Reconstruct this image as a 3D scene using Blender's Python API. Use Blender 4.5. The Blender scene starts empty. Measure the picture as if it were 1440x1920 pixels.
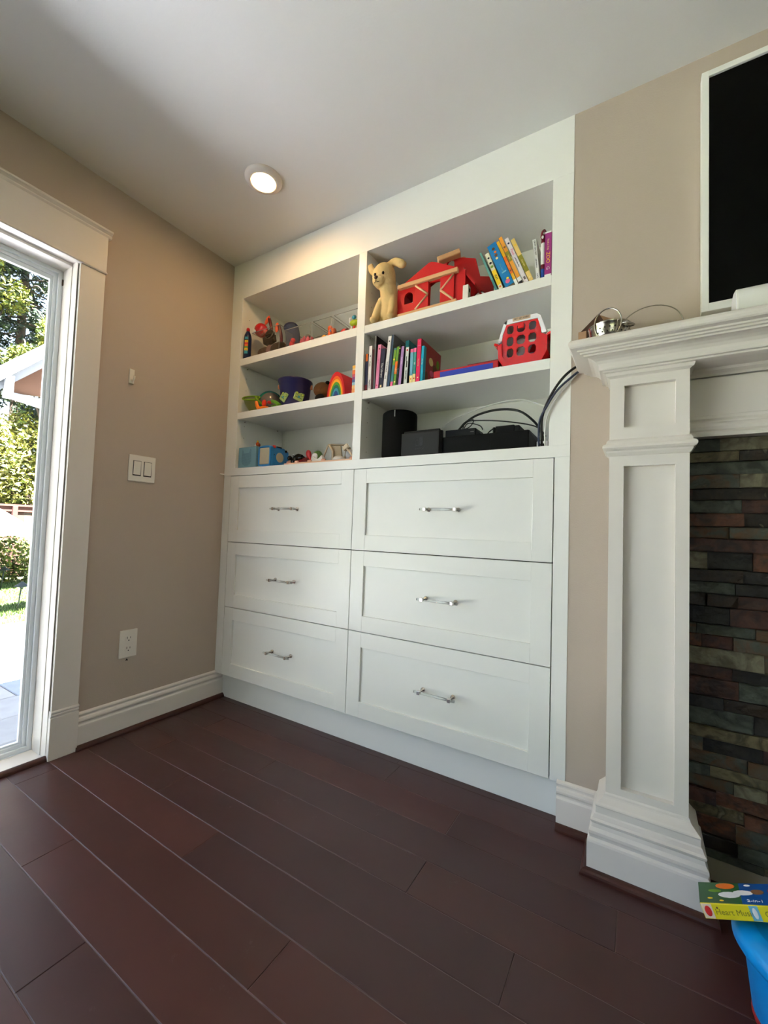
import bpy, bmesh, math, random
from mathutils import Vector, Matrix
random.seed(7)
S = bpy.context.scene
COL = S.collection
PI = math.pi

# ------------------------------------------------------------------ camera
cam = bpy.data.cameras.new('camera'); co = bpy.data.objects.new('camera', cam); COL.objects.link(co)
cam.sensor_fit = 'HORIZONTAL'; cam.sensor_width = 36.0; cam.lens = 785.381/1440*36.0
cam.clip_start = 0.02; cam.clip_end = 400
yaw, pit, rol = [math.radians(a) for a in (31.5091686, 2.43564779, 1.93745374)]
fw = Vector((-math.sin(yaw)*math.cos(pit), math.cos(yaw)*math.cos(pit), math.sin(pit)))
rt = Vector((math.cos(yaw), math.sin(yaw), 0)); upv = rt.cross(fw)
r2 = math.cos(rol)*rt + math.sin(rol)*upv; u2 = -math.sin(rol)*rt + math.cos(rol)*upv
M = Matrix((r2, u2, -fw)).transposed().to_4x4(); M.translation = Vector((2.00265, -1.53137, 0.95606))
co.matrix_world = M
S.camera = co

# ------------------------------------------------------------------ world, sun, exposure
W = bpy.data.worlds.new('sky'); S.world = W; W.use_nodes = True
nt = W.node_tree; nt.nodes.clear()
sky = nt.nodes.new('ShaderNodeTexSky'); sky.sky_type = 'NISHITA'; sky.sun_disc = False
sky.sun_elevation = math.radians(65); sky.sun_rotation = math.radians(100)
bg = nt.nodes.new('ShaderNodeBackground'); bg.inputs[1].default_value = 0.13
wo = nt.nodes.new('ShaderNodeOutputWorld')
sky.dust_density = 1.5
hs = nt.nodes.new('ShaderNodeHueSaturation'); hs.inputs['Saturation'].default_value = .78
nt.links.new(sky.outputs[0], hs.inputs['Color']); nt.links.new(hs.outputs[0], bg.inputs[0]); nt.links.new(bg.outputs[0], wo.inputs[0])
sl = bpy.data.lights.new('sun', 'SUN'); sl.energy = 38.0; sl.angle = math.radians(0.6); sl.color = (1.0, 0.945, 0.92)
so = bpy.data.objects.new('sun', sl); COL.objects.link(so)
so.rotation_euler = Vector((math.cos(math.radians(65)), -0.10, math.sin(math.radians(65)))).to_track_quat('Z', 'Y').to_euler()
so.location = (4, -3, 8)
S.view_settings.view_transform = 'Standard'; S.view_settings.look = 'None'
S.view_settings.gamma = 1.0; S.view_settings.use_curve_mapping = False
S.view_settings.exposure = 2.85

# ------------------------------------------------------------------ materials
def s2l(c):
    return tuple((x/12.92 if x <= .04045 else ((x+.055)/1.055)**2.4) for x in c)
MATS = {}
def mat(name, col, rough=.5, metal=0., var=.06, scale=8., bump=0., bscale=60., trans=0., alpha=1., ior=1.45, coat=0., emit=None, es=0., lin=False, spec=.5):
    if name in MATS: return MATS[name]
    m = bpy.data.materials.new(name); m.use_nodes = True; MATS[name] = m
    n = m.node_tree; b = n.nodes['Principled BSDF']
    c = col if lin else s2l(col)
    b.inputs['Roughness'].default_value = rough; b.inputs['Metallic'].default_value = metal
    b.inputs['IOR'].default_value = ior; b.inputs['Specular IOR Level'].default_value = spec
    b.inputs['Transmission Weight'].default_value = trans; b.inputs['Alpha'].default_value = alpha
    b.inputs['Coat Weight'].default_value = coat
    tc = n.nodes.new('ShaderNodeTexCoord')
    if var > 0:
        nz = n.nodes.new('ShaderNodeTexNoise'); nz.inputs['Scale'].default_value = scale; nz.inputs['Detail'].default_value = 4
        n.links.new(tc.outputs['Object'], nz.inputs['Vector'])
        mx = n.nodes.new('ShaderNodeMix'); mx.data_type = 'RGBA'
        mx.inputs[6].default_value = (*[x*(1-var) for x in c], 1); mx.inputs[7].default_value = (*[min(1, x*(1+var)) for x in c], 1)
        n.links.new(nz.outputs['Fac'], mx.inputs[0]); n.links.new(mx.outputs[2], b.inputs['Base Color'])
    else:
        b.inputs['Base Color'].default_value = (*c, 1)
    if bump > 0:
        n2 = n.nodes.new('ShaderNodeTexNoise'); n2.inputs['Scale'].default_value = bscale; n2.inputs['Detail'].default_value = 3
        n.links.new(tc.outputs['Object'], n2.inputs['Vector'])
        bp = n.nodes.new('ShaderNodeBump'); bp.inputs['Strength'].default_value = bump; bp.inputs['Distance'].default_value = .002
        n.links.new(n2.outputs['Fac'], bp.inputs['Height']); n.links.new(bp.outputs[0], b.inputs['Normal'])
    if emit:
        b.inputs['Emission Color'].default_value = (*emit, 1); b.inputs['Emission Strength'].default_value = es
    return m
def clear_mat(name, tint=(.96, .98, .98), gloss=.08, rough=.02):
    """thin clear sheet: mostly see-through with a faint reflection"""
    if name in MATS: return MATS[name]
    m = bpy.data.materials.new(name); m.use_nodes = True; MATS[name] = m
    n = m.node_tree; n.nodes.clear()
    o = n.nodes.new('ShaderNodeOutputMaterial'); t = n.nodes.new('ShaderNodeBsdfTransparent'); g = n.nodes.new('ShaderNodeBsdfGlossy')
    t.inputs[0].default_value = (*tint, 1); g.inputs['Roughness'].default_value = rough
    lw = n.nodes.new('ShaderNodeLayerWeight'); lw.inputs[0].default_value = .25
    mr = n.nodes.new('ShaderNodeMapRange'); mr.inputs[3].default_value = gloss*.3; mr.inputs[4].default_value = min(1, gloss*6)
    mx = n.nodes.new('ShaderNodeMixShader')
    n.links.new(lw.outputs['Fresnel'], mr.inputs[0]); n.links.new(mr.outputs[0], mx.inputs[0])
    n.links.new(t.outputs[0], mx.inputs[1]); n.links.new(g.outputs[0], mx.inputs[2]); n.links.new(mx.outputs[0], o.inputs[0])
    return m
WHITE = mat('white_paint', (.93, .93, .91), .30, var=.015, scale=3, bump=.05, bscale=120)
TRIM = mat('trim_paint', (.885, .86, .83), .42, var=.015, scale=3)
WALL = mat('greige_wall_paint', (.73, .675, .62), .85, var=.02, scale=2, bump=.25, bscale=260)
CEIL = mat('ceiling_paint', (.90, .90, .885), .9, var=.012, scale=2, bump=.15, bscale=160)
DARKGAP = mat('dark_gap', (.05, .045, .04), .9, var=0)
CHROME = mat('chrome', (.86, .84, .82), .12, 1.0, var=0)
ACRYL = clear_mat('clear_acrylic', (.95, .97, .97), .12, .02)
SHOE = mat('dark_wood_shoe_moulding', (.25, .115, .09), .35, var=.2, scale=20)
BLACKP = mat('black_plastic', (.03, .03, .033), .45, var=.1, spec=.2)
BLACKG = mat('charcoal_plastic', (.10, .10, .105), .55, var=.05, spec=.25)
WOODL = mat('light_beech_wood', (.85, .66, .47), .55, var=.12, scale=25)
RED = mat('red_toy_paint', (.80, .08, .09), .5, var=.04)
STEEL = mat('brushed_steel', (.72, .70, .67), .22, 1.0, var=.05)

# ------------------------------------------------------------------ mesh helpers
class MB:
    def __init__(s): s.bm = bmesh.new(); s.mats = []
    def mi(s, m):
        if m is None: return 0
        if m not in s.mats: s.mats.append(m)
        return s.mats.index(m)
    def _fin(s, verts, m, M, smooth=False):
        if M is not None: bmesh.ops.transform(s.bm, matrix=M, verts=verts)
        i = s.mi(m); fs = {f for v in verts for f in v.link_faces}
        for f in fs:
            f.material_index = i
            if smooth: f.smooth = True
        return fs
    def box(s, a, b, m=None, bev=0., M=None, seg=1):
        a = Vector(a); b = Vector(b)
        r = bmesh.ops.create_cube(s.bm, size=1.0); v = r['verts']
        bmesh.ops.scale(s.bm, vec=[max(abs(b[i]-a[i]), 1e-5) for i in range(3)], verts=v)
        bmesh.ops.translate(s.bm, vec=(a+b)/2, verts=v)
        i = s.mi(m)
        for f in {f for q in v for f in q.link_faces}: f.material_index = i
        if M is not None: bmesh.ops.transform(s.bm, matrix=M, verts=v)
        if bev > 0:
            e = list({e for q in v for e in q.link_edges})
            rr = bmesh.ops.bevel(s.bm, geom=e+v, offset=bev, segments=seg, affect='EDGES', profile=.5)
            v = list({q for f in rr['faces'] for q in f.verts} | {q for q in v if q.is_valid})
            v = s._island(v)
        return v
    def _island(s, vs):
        seen = set(vs); st = list(vs)
        while st:
            q = st.pop()
            for e in q.link_edges:
                o = e.other_vert(q)
                if o not in seen: seen.add(o); st.append(o)
        return list(seen)
    def lathe(s, prof, m=None, seg=24, M=None, smooth=True, mats=None, cap=True):
        """prof [(r,z)] revolved about z"""
        rings = []
        for r, z in prof:
            rings.append([s.bm.verts.new((max(r, 1e-5)*math.cos(2*PI*k/seg), max(r, 1e-5)*math.sin(2*PI*k/seg), z)) for k in range(seg)])
        for i in range(len(rings)-1):
            mi = s.mi(mats[i] if mats else m)
            for k in range(seg):
                f = s.bm.faces.new((rings[i][k], rings[i][(k+1) % seg], rings[i+1][(k+1) % seg], rings[i+1][k]))
                f.material_index = mi; f.smooth = smooth
        if cap:
            f = s.bm.faces.new(rings[0][::-1]); f.material_index = s.mi(mats[0] if mats else m)
            f = s.bm.faces.new(rings[-1]); f.material_index = s.mi(mats[-1] if mats else m)
        v = [q for r in rings for q in r]
        if M is not None: bmesh.ops.transform(s.bm, matrix=M, verts=v)
        return v
    def ball(s, c, r, m=None, seg=20, M=None, rot=None):
        rr = bmesh.ops.create_uvsphere(s.bm, u_segments=seg, v_segments=max(8, seg*2//3), radius=1.0); v = rr['verts']
        if isinstance(r, (int, float)): r = (r, r, r)
        T = Matrix.Translation(Vector(c)) @ (rot if rot is not None else Matrix.Identity(4)) @ Matrix.Diagonal((*r, 1))
        if M is not None: T = M @ T
        s._fin(v, m, T, True); return v
    def tube(s, pts, rad, m=None, seg=8, closed=False, sub=6, flat=1.):
        P = [Vector(p) for p in pts]
        if sub > 1 and len(P) > 2:
            Q = []; n = len(P)
            for i in range(n if closed else n-1):
                p0 = P[(i-1) % n] if closed or i > 0 else P[0]; p1 = P[i]; p2 = P[(i+1) % n]
                p3 = P[(i+2) % n] if closed or i+2 < n else P[-1]
                for k in range(sub):
                    t = k/sub
                    Q.append(.5*((2*p1)+(-p0+p2)*t+(2*p0-5*p1+4*p2-p3)*t*t+(-p0+3*p1-3*p2+p3)*t**3))
            if not closed: Q.append(P[-1])
            P = Q
        n = len(P); rings = []; up = Vector((0, 0, 1))
        rd = rad if isinstance(rad, (list, tuple)) else None
        prev = None
        for i, p in enumerate(P):
            t = (P[(i+1) % n]-P[i-1]) if closed else (P[min(i+1, n-1)]-P[max(i-1, 0)])
            t.normalize()
            if prev is None:
                a = t.cross(up)
                if a.length < .1: a = t.cross(Vector((1, 0, 0)))
                a.normalize()
            else:
                a = prev - t*prev.dot(t); a.normalize()
            prev = a; b = t.cross(a)
            R = rad if rd is None else rd[0]+(rd[1]-rd[0])*i/(n-1)
            rings.append([s.bm.verts.new(p + R*(a*math.cos(2*PI*k/seg)*flat + b*math.sin(2*PI*k/seg))) for k in range(seg)])
        mi = s.mi(m)
        for i in range(n if closed else n-1):
            A = rings[i]; B = rings[(i+1) % n]
            for k in range(seg):
                f = s.bm.faces.new((A[k], A[(k+1) % seg], B[(k+1) % seg], B[k])); f.smooth = True; f.material_index = mi
        if not closed:
            for R_ in (rings[0], rings[-1]):
                f = s.bm.faces.new(R_); f.material_index = mi
    def prism(s, poly, d0, d1, m=None, axis='y', M=None):
        """convex-ish polygon [(a,b)] extruded along axis between d0 and d1"""
        def P(a, b, d): return {'y': (a, d, b), 'x': (d, a, b), 'z': (a, b, d)}[axis]
        A = [s.bm.verts.new(P(a, b, d0)) for a, b in poly]; B = [s.bm.verts.new(P(a, b, d1)) for a, b in poly]
        mi = s.mi(m); n = len(poly); fs = [s.bm.faces.new(A), s.bm.faces.new(B[::-1])]
        for i in range(n): fs.append(s.bm.faces.new((A[i], A[(i+1) % n], B[(i+1) % n], B[i])))
        for f in fs: f.material_index = mi
        if M is not None: bmesh.ops.transform(s.bm, matrix=M, verts=A+B)
        return A+B
    def wrap(s, x0, x1, y0, yb, prof, m=None):
        """moulding with profile [(outset, z)] mitred round left, front and right of a block x0..x1, front y0, back yb"""
        rows = []
        for o, z in prof:
            rows.append([s.bm.verts.new(p) for p in ((x0-o, yb, z), (x0-o, y0-o, z), (x1+o, y0-o, z), (x1+o, yb, z))])
        mi = s.mi(m)
        for i in range(len(rows)-1):
            for k in range(3):
                f = s.bm.faces.new((rows[i][k], rows[i][k+1], rows[i+1][k+1], rows[i+1][k])); f.material_index = mi
        for R_ in (rows[0], rows[-1]):
            f = s.bm.faces.new(R_); f.material_index = mi
        f = s.bm.faces.new([r[0] for r in rows]+[r[3] for r in rows[::-1]]); f.material_index = mi
    def text(s, txt, size, M, m, depth=.0003, font=None):
        cu = bpy.data.curves.new('t', 'FONT'); cu.body = txt; cu.size = size; cu.extrude = depth; cu.align_x = 'CENTER'; cu.align_y = 'CENTER'
        cu.resolution_u = 3
        ob = bpy.data.objects.new('t', cu); COL.objects.link(ob)
        dg = bpy.context.evaluated_depsgraph_get(); me = bpy.data.meshes.new_from_object(ob.evaluated_get(dg))
        ov = set(s.bm.verts); of = set(s.bm.faces); s.bm.from_mesh(me)
        mi = s.mi(m)
        for f in s.bm.faces:
            if f not in of: f.material_index = mi
        bmesh.ops.transform(s.bm, matrix=M, verts=[v for v in s.bm.verts if v not in ov])
        bpy.data.objects.remove(ob); bpy.data.curves.remove(cu); bpy.data.meshes.remove(me)
    def plate(s, outer, holes, y0, th, m=None, M=None):
        """outline with holes in the x-z plane, thickness th going to +y"""
        cu = bpy.data.curves.new('p', 'CURVE'); cu.dimensions = '2D'; cu.fill_mode = 'BOTH'; cu.extrude = th/2
        for poly in [outer]+holes:
            sp = cu.splines.new('POLY'); sp.points.add(len(poly)-1); sp.use_cyclic_u = True
            for i, (a, b) in enumerate(poly): sp.points[i].co = (a, b, 0, 1)
        ob = bpy.data.objects.new('p', cu); COL.objects.link(ob)
        dg = bpy.context.evaluated_depsgraph_get(); me = bpy.data.meshes.new_from_object(ob.evaluated_get(dg))
        ov = set(s.bm.verts); of = set(s.bm.faces); s.bm.from_mesh(me)
        mi = s.mi(m)
        for f in s.bm.faces:
            if f not in of: f.material_index = mi; f.smooth = False
        T = Matrix(((1, 0, 0, 0), (0, 0, 1, y0+th/2), (0, 1, 0, 0), (0, 0, 0, 1)))
        if M is not None: T = M @ T
        bmesh.ops.transform(s.bm, matrix=T, verts=[v for v in s.bm.verts if v not in ov])
        bpy.data.objects.remove(ob); bpy.data.curves.remove(cu); bpy.data.meshes.remove(me)
    def build(s, name, m=None, parent=None, label=None, cat=None, group=None, kind=None):
        if m is not None and not s.mats: s.mats = [m]
        if m is None and not s.mats: s.mats = [WHITE]
        bmesh.ops.recalc_face_normals(s.bm, faces=s.bm.faces[:])
        me = bpy.data.meshes.new(name); s.bm.to_mesh(me); s.bm.free()
        for x in s.mats: me.materials.append(x)
        o = bpy.data.objects.new(name, me); COL.objects.link(o)
        return tag(o, parent, label, cat, group, kind)
def tag(o, parent=None, label=None, cat=None, group=None, kind=None):
    if parent is not None:
        o.parent = parent; o.matrix_parent_inverse = Matrix.Translation(-parent.location) if parent.type == 'EMPTY' else Matrix.Identity(4)
    if label: o['label'] = label
    if cat: o['category'] = cat
    if group: o['group'] = group
    if kind: o['kind'] = kind
    return o
def thing(name, label, cat, loc, group=None, kind=None):
    o = bpy.data.objects.new(name, None); COL.objects.link(o); o.location = loc; o.empty_display_size = .05
    return tag(o, None, label, cat, group, kind)
def T(x, y, z): return Matrix.Translation((x, y, z))
def R(a, ax): return Matrix.Rotation(math.radians(a), 4, ax)
def FRONT(x, y, z, rot=0):    # text plane facing the room (-y)
    return T(x, y, z) @ R(rot, 'Y') @ R(90, 'X')
def single(name, mb, label, cat, m=None, group=None):
    return mb.build(name, m, None, label, cat, group)

# ------------------------------------------------------------------ room dimensions
H = 2.44; RX = 6.4; RY = -6.4
DY0, DY1, DH = -.765, -3.80, 2.03      # sliding door opening in the left wall

# ------------------------------------------------------------------ floor
MAHOG = []
for i, c in enumerate([(.292, .172, .165), (.272, .166, .162), (.305, .178, .166), (.284, .165, .152), (.262, .160, .160)]):
    m = mat('mahogany_plank_%s' % 'abcde'[i], c, .36, var=.22, scale=5, bump=.12, bscale=30); MAHOG.append(m)
    n = m.node_tree; b = n.nodes['Principled BSDF']
    tcn = n.nodes.new('ShaderNodeTexCoord'); mp = n.nodes.new('ShaderNodeMapping'); mp.inputs['Scale'].default_value = (1.2, 5, 5)
    ns = n.nodes.new('ShaderNodeTexNoise'); ns.inputs['Scale'].default_value = 3.2; ns.inputs['Detail'].default_value = 6; ns.inputs['Roughness'].default_value = .65
    rmp = n.nodes.new('ShaderNodeMapRange'); rmp.inputs[1].default_value = .35; rmp.inputs[2].default_value = .75; rmp.inputs[3].default_value = .33; rmp.inputs[4].default_value = .42
    n.links.new(tcn.outputs['Object'], mp.inputs[0]); n.links.new(mp.outputs[0], ns.inputs['Vector']); n.links.new(ns.outputs['Fac'], rmp.inputs[0]); n.links.new(rmp.outputs[0], b.inputs['Roughness'])
    # dusty scuffs
    ns2 = n.nodes.new('ShaderNodeTexNoise'); ns2.inputs['Scale'].default_value = 9; ns2.inputs['Detail'].default_value = 8; ns2.inputs['Roughness'].default_value = .8
    n.links.new(tcn.outputs['Object'], ns2.inputs['Vector'])
    mr2 = n.nodes.new('ShaderNodeMapRange'); mr2.inputs[1].default_value = .62; mr2.inputs[2].default_value = .78; mr2.inputs[3].default_value = 0; mr2.inputs[4].default_value = .30
    n.links.new(ns2.outputs['Fac'], mr2.inputs[0])
    mx2 = n.nodes.new('ShaderNodeMix'); mx2.data_type = 'RGBA'; mx2.inputs[7].default_value = (.30, .26, .25, 1)
    src = b.inputs['Base Color'].links[0].from_socket
    n.links.new(mr2.outputs[0], mx2.inputs[0]); n.links.new(src, mx2.inputs[6]); n.links.new(mx2.outputs[2], b.inputs['Base Color'])
SEAM = mat('dusty_seam', (.46, .40, .39), .8, var=.2, scale=12)
fb = MB(); fb.box((-.2, RY, -.06), (RX, .4, -.0016), SEAM)
floor = fb.build('floor', kind='structure')
PITCH = .1291; SEAM0 = -.3748
fixed = {-4: [.562], -2: [.891], -3: [1.319]}
pm = {}
for k in range(-64, 6):
    y1 = SEAM0 + PITCH*k; y0 = y1-PITCH
    if y1 > .2 or y0 < RY: continue
    rk = random.Random(k+100)
    js = [fixed[k+0][0]] if k in fixed else [rk.uniform(.1, 1.2)]
    while js[0] > -.16+1.22: js.insert(0, js[0]-1.22)
    while js[-1] < RX-1.22: js.append(js[-1]+1.22)
    xs = [-.16]+js+[RX]
    for a, b in zip(xs, xs[1:]):
        if b-a < .02: continue
        p = MB(); g = .0009
        p.box((a+g*.5, y0+g, -.012), (b-g*.5, y1-g, 0), rk.choice(MAHOG), bev=.0011)
        p.build('plank', parent=floor)
# ------------------------------------------------------------------ ceiling, walls
b = MB(); b.box((-.2, RY-.2, H), (RX+.2, .42, H+.12)); b.build('ceiling', CEIL, kind='structure')
b = MB()
b.box((-.16, DY0+.002, -.1), (0, .42, H)); b.box((-.16, DY1-.002, DH+.012), (0, DY0+.002, H)); b.box((-.16, RY, -.1), (0, DY1-.002, H))
wl = b.build('wall_left', WALL, kind='structure')
b = MB(); b.box((1.797, .002, -.1), (RX, .42, H)); b.box((-.1, .375, -.1), (1.797, .42, H)); b.build('wall_front', WALL, kind='structure')
b = MB(); b.box((RX, RY, -.1), (RX+.15, .42, H)); b.build('wall_right', WALL, kind='structure')
WX0, WX1, WZ0, WZ1 = 2.9, 5.0, .60, 2.1      # wide garden window behind the camera
b = MB(); b.box((-.16, RY-.15, -.1), (WX0, RY, H)); b.box((WX1, RY-.15, -.1), (RX+.15, RY, H)); b.box((WX0, RY-.15, -.1), (WX1, RY, WZ0)); b.box((WX0, RY-.15, WZ1), (WX1, RY, H))
b.build('wall_back', WALL, kind='structure')
win = thing('window_1', None, None, (2.2, RY, .5), kind='structure')
b = MB()
for k in range(4): x = WX0+(WX1-WX0-.06)*k/3; b.box((x, RY-.1, WZ0), (x+.06, RY-.04, WZ1))
for z in (WZ0, WZ1-.06): b.box((WX0, RY-.0995, z), (WX1, RY-.0405, z+.06))
b.build('window_frame', WHITE, win)
b = MB(); b.box((WX0, RY-.075, WZ0), (WX1, RY-.07, WZ1)); b.build('pane', clear_mat('window_glass', (.97, .99, .98), .02), win)
# baseboards
BP = [(.000, .150), (.004, .150), (.010, .1455), (.0115, .141), (.010, .137), (.0085, .134), (.0085, .130), (.0135, .126), (.016, .119), (.0155, .113), (.012, .109), (.0105, .105), (.0105, .101), (.0155, .095), (.0160, .09), (.016, .0)]
def board_run(name, axis, at, a, c, sgn, scale=1., shoe=True, kind='structure', parent=None):
    """profile run; axis 'y': along y on plane x=at growing sgn in x; axis 'x': along x on plane y=at"""
    b = MB()
    pr = [(at+sgn*o, z*scale) for o, z in BP] + [(at, 0)]
    if axis == 'y': b.prism(pr, a, c, TRIM, axis='y')
    else: b.prism(pr, a, c, TRIM, axis='x')
    o = b.build(name, kind=kind, parent=parent)
    if shoe:
        s_ = MB(); n = 5
        q = [(at+sgn*.0155, 0)]+[(at+sgn*(.0155+.017*math.cos(t*PI/2/n)), .019*math.sin(t*PI/2/n)) for t in range(n+1)]+[(at+sgn*.0155, .019)]
        if axis == 'y': s_.prism(q, a, c, SHOE, axis='y')
        else: s_.prism(q, a, c, SHOE, axis='x')
        s_.build('shoe_moulding', parent=o)
    return o
board_run('baseboard_left', 'y', 0, .046, -.671, 1)
board_run('baseboard_left.001', 'y', 0, DY1-.094, RY, 1)
board_run('baseboard_front', 'x', .002, 1.772, 1.90, -1)
board_run('baseboard_right', 'y', RX, 0, RY, -1)
# ------------------------------------------------------------------ sliding door in the left wall
door = thing('door_1', None, None, (0, -2.05, 0), kind='structure')
DW = mat('door_white_vinyl', (.93, .95, .97), .35, var=.01)
JAMB = TRIM
def dpart(name, boxes, m=TRIM, bev=.0008):
    b = MB()
    for a, c in boxes: b.box(a, c, m, bev=bev)
    return b.build(name, parent=door)
dpart('casing', [((0, -.762, .190), (.018, -.669, DH-.006))])
dpart('casing', [((0, DY1-.094, .190), (.018, DY1-.003, DH-.006))])
for s0, s1 in ((-.766, -.666), (DY1-.097, DY1)):
    b = MB()
    b.box((0, s0, 0), (.024, s1, .165), TRIM, bev=.001); b.box((0, s0+.001, .165), (.019, s1-.001, .171), TRIM)
    b.tube([(.0185, s0+.001, .1745), (.0185, s1-.001, .1745)], .005, TRIM, 10, sub=1); b.box((0, s0+.001, .171), (.0185, s1-.001, .192), TRIM)
    b.tube([(.0185, s0+.001, .186), (.0185, s1-.001, .186)], .006, TRIM, 10, sub=1)
    b.build('plinth_block', parent=door)
dpart('header', [((0, DY1-.10, DH-.004), (.021, -.667, 2.186))])
dpart('header_bead', [((0, DY1-.103, DH-.010), (.027, -.664, DH-.001))], bev=.003)
b = MB(); b.wrap(0, 0, 0, 0, [(0, 0)]) if False else None
pr = [(0, 2.182), (.022, 2.182), (.026, 2.188), (.024, 2.194), (.030, 2.199), (.036, 2.203), (.037, 2.208), (.034, 2.212), (0, 2.212)]
b.prism(pr, -.655, DY1-.112, TRIM, axis='y'); b.build('header_crown', parent=door)
# jambs: board, stop
dpart('jamb', [((-.165, -.768, -.02), (.004, -.7655, DH)), ((-.165, -.7655, -.02), (-.040, -.771, DH-.004))])
dpart('jamb', [((-.165, DY1+.006, -.02), (.004, DY1-.001, DH))])
dpart('head_jamb', [((-.165, DY1, DH-.003), (.004, DY0, DH+.011)), ((-.165, DY1, DH-.014), (-.040, DY0, DH-.003))])
# vinyl frame and sash
YF = -.771; YE = DY1+.006; ZT = DH-.014
b = MB()
for (x0, x1, w0, w1) in ((-.165, -.118, 0, .016), (-.160, -.128, .016, .030)):
    b.box((x0, YF-w1, .012), (x1, YF-w0, ZT-w0), DW, bev=.001); b.box((x0, YE+w0, .012), (x1, YE+w1, ZT-w0), DW, bev=.001)
    b.box((x0+.0004, YE+w1-.002, ZT-w1), (x1-.0004, YF-w1+.002, ZT-w0), DW, bev=.001); b.box((x0+.0004, YE+w1-.002, .012+w0), (x1-.0004, YF-w1+.002, .012+w1), DW, bev=.001)
b.build('door_frame', parent=door)
b = MB(); ym = (YF+YE)/2
b.box((-.150, YF-.040, .030), (-.134, YF-.030, ZT-.030), DW, bev=.001); b.box((-.150, YE+.030, .030), (-.134, YE+.045, ZT-.03), DW, bev=.001)
b.box((-.1496, YE+.043, ZT-.048), (-.1344, YF-.038, ZT-.030), DW, bev=.001); b.box((-.1496, YE+.043, .030), (-.1344, YF-.038, .050), DW, bev=.001)
b.box((-.152, ym-.04, .03), (-.128, ym+.04, ZT-.03), DW, bev=.001)
b.build('sash', parent=door)
b = MB(); b.box((-.143, YE+.04, .048), (-.141, YF-.036, ZT-.046)); b.build('pane', clear_mat('door_glass', (.98, .99, .99), .015), door)
b = MB(); b.box((-.19, DY1, -.08), (-.115, DY0, .012), DW); b.box((-.118, DY1, -.02), (0, DY0, .010), TRIM); b.build('threshold', parent=door)
b = MB(); n = 5; q = [(0, 0)]+[(.017*math.cos(t*PI/2/n), .019*math.sin(t*PI/2/n)) for t in range(n+1)]+[(0, .019)]
b.prism(q, -.766, DY1, SHOE, axis='y'); b.build('shoe_moulding', parent=door)
b = MB(); b.box((-.119, YF-.004, ZT-.062), (-.112, YF+.002, ZT-.037), mat('brown_latch', (.42, .34, .28), .6)); b.build('latch', parent=door)

# ------------------------------------------------------------------ built-in bookcase
bc = thing('built_in_bookcase', 'white built-in bookcase with open shelves above six shaker drawers', 'bookcase', (.9, .05, 0))
def part(name, boxes, m=WHITE, bev=.0006, par=bc, label=None):
    b = MB()
    for a, c in boxes: b.box(a, c, m, bev=bev)
    return b.build(name, parent=par, label=label)
XA, XB, XC, XD, XW = .0873, .8838, .9265, 1.7281, 1.7971
DEP = .346
part('side_panel', [((.0005, 0, 1.2684), (XA, DEP, 2.2297))])
part('side_panel', [((XD, 0, 1.2684), (XW, DEP, 2.2297))])
part('divider', [((XB, 0, 1.2684), (XC, DEP, 2.2297))])
part('top_rail', [((.0005, 0, 2.2297), (XW, DEP, H-.0005))])
part('back_panel', [((0, DEP, 1.22), (XW, .372, H-.001))])
part('counter', [((.0005, -.0012, 1.2264), (XW+.0003, DEP, 1.2684))])
part('counter_end', [((.0005, -.033, 1.234), (.006, .0, 1.2395))])
for x0, x1, zt, zb in ((XA, XB, 1.8828, 1.8437), (XA, XB, 1.5797, 1.5418), (XC, XD, 1.8812, 1.8446), (XC, XD, 1.5798, 1.542)):
    part('shelf', [((x0+.0006, .001, zb), (x1-.0006, .022, zt)), ((x0+.0006, .022, zb+.006), (x1-.0006, DEP, zt))])
    for yy in (.05, .30):
        for xx in (x0, x1):
            s_ = MB(); s_.tube([(xx-.001 if xx == x0 else xx-.007, yy, zb-.004 if yy < .1 else zb), (xx+.007 if xx == x0 else xx+.001, yy, zb-.004 if yy < .1 else zb)], .0028, STEEL, 8, sub=1); s_.build('shelf_pin', parent=bc)
# shelf pin holes
hb = MB()
for xx, sg in ((XA, 1), (XC, 1)):
    for yy in (.05,):
        for k in range(13):
            z = 1.31+.068*k
            if any(abs(z-q) < .03 for q in (1.56, 1.862)): continue
            hb.tube([(xx-.001, yy, z), (xx+.0004, yy, z)], .0020, mat('pin_hole_grey', (.35, .33, .30), .9), 8, sub=1)
hb.build('pin_hole', parent=bc, kind='stuff')
# lower carcass
part('carcass', [((.03, .021, .1408), (1.77, .37, 1.2264))], DARKGAP, bev=0)
part('face_stile', [((.0005, 0, .1408), (.0556, .021, 1.2264))])
part('face_stile', [((1.7485, 0, .1408), (XW, .021, 1.2264))])
part('side_board', [((1.7715, .003, .1408), (XW, .37, 1.2264)), ((1.772, .003, 0), (XW, .37, .1408))])
part('toe_kick', [((.0005, .0485, 0), (1.772, .062, .1408)), ((.0005, .021, .130), (XW-.02, .0485, .1408))])
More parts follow.
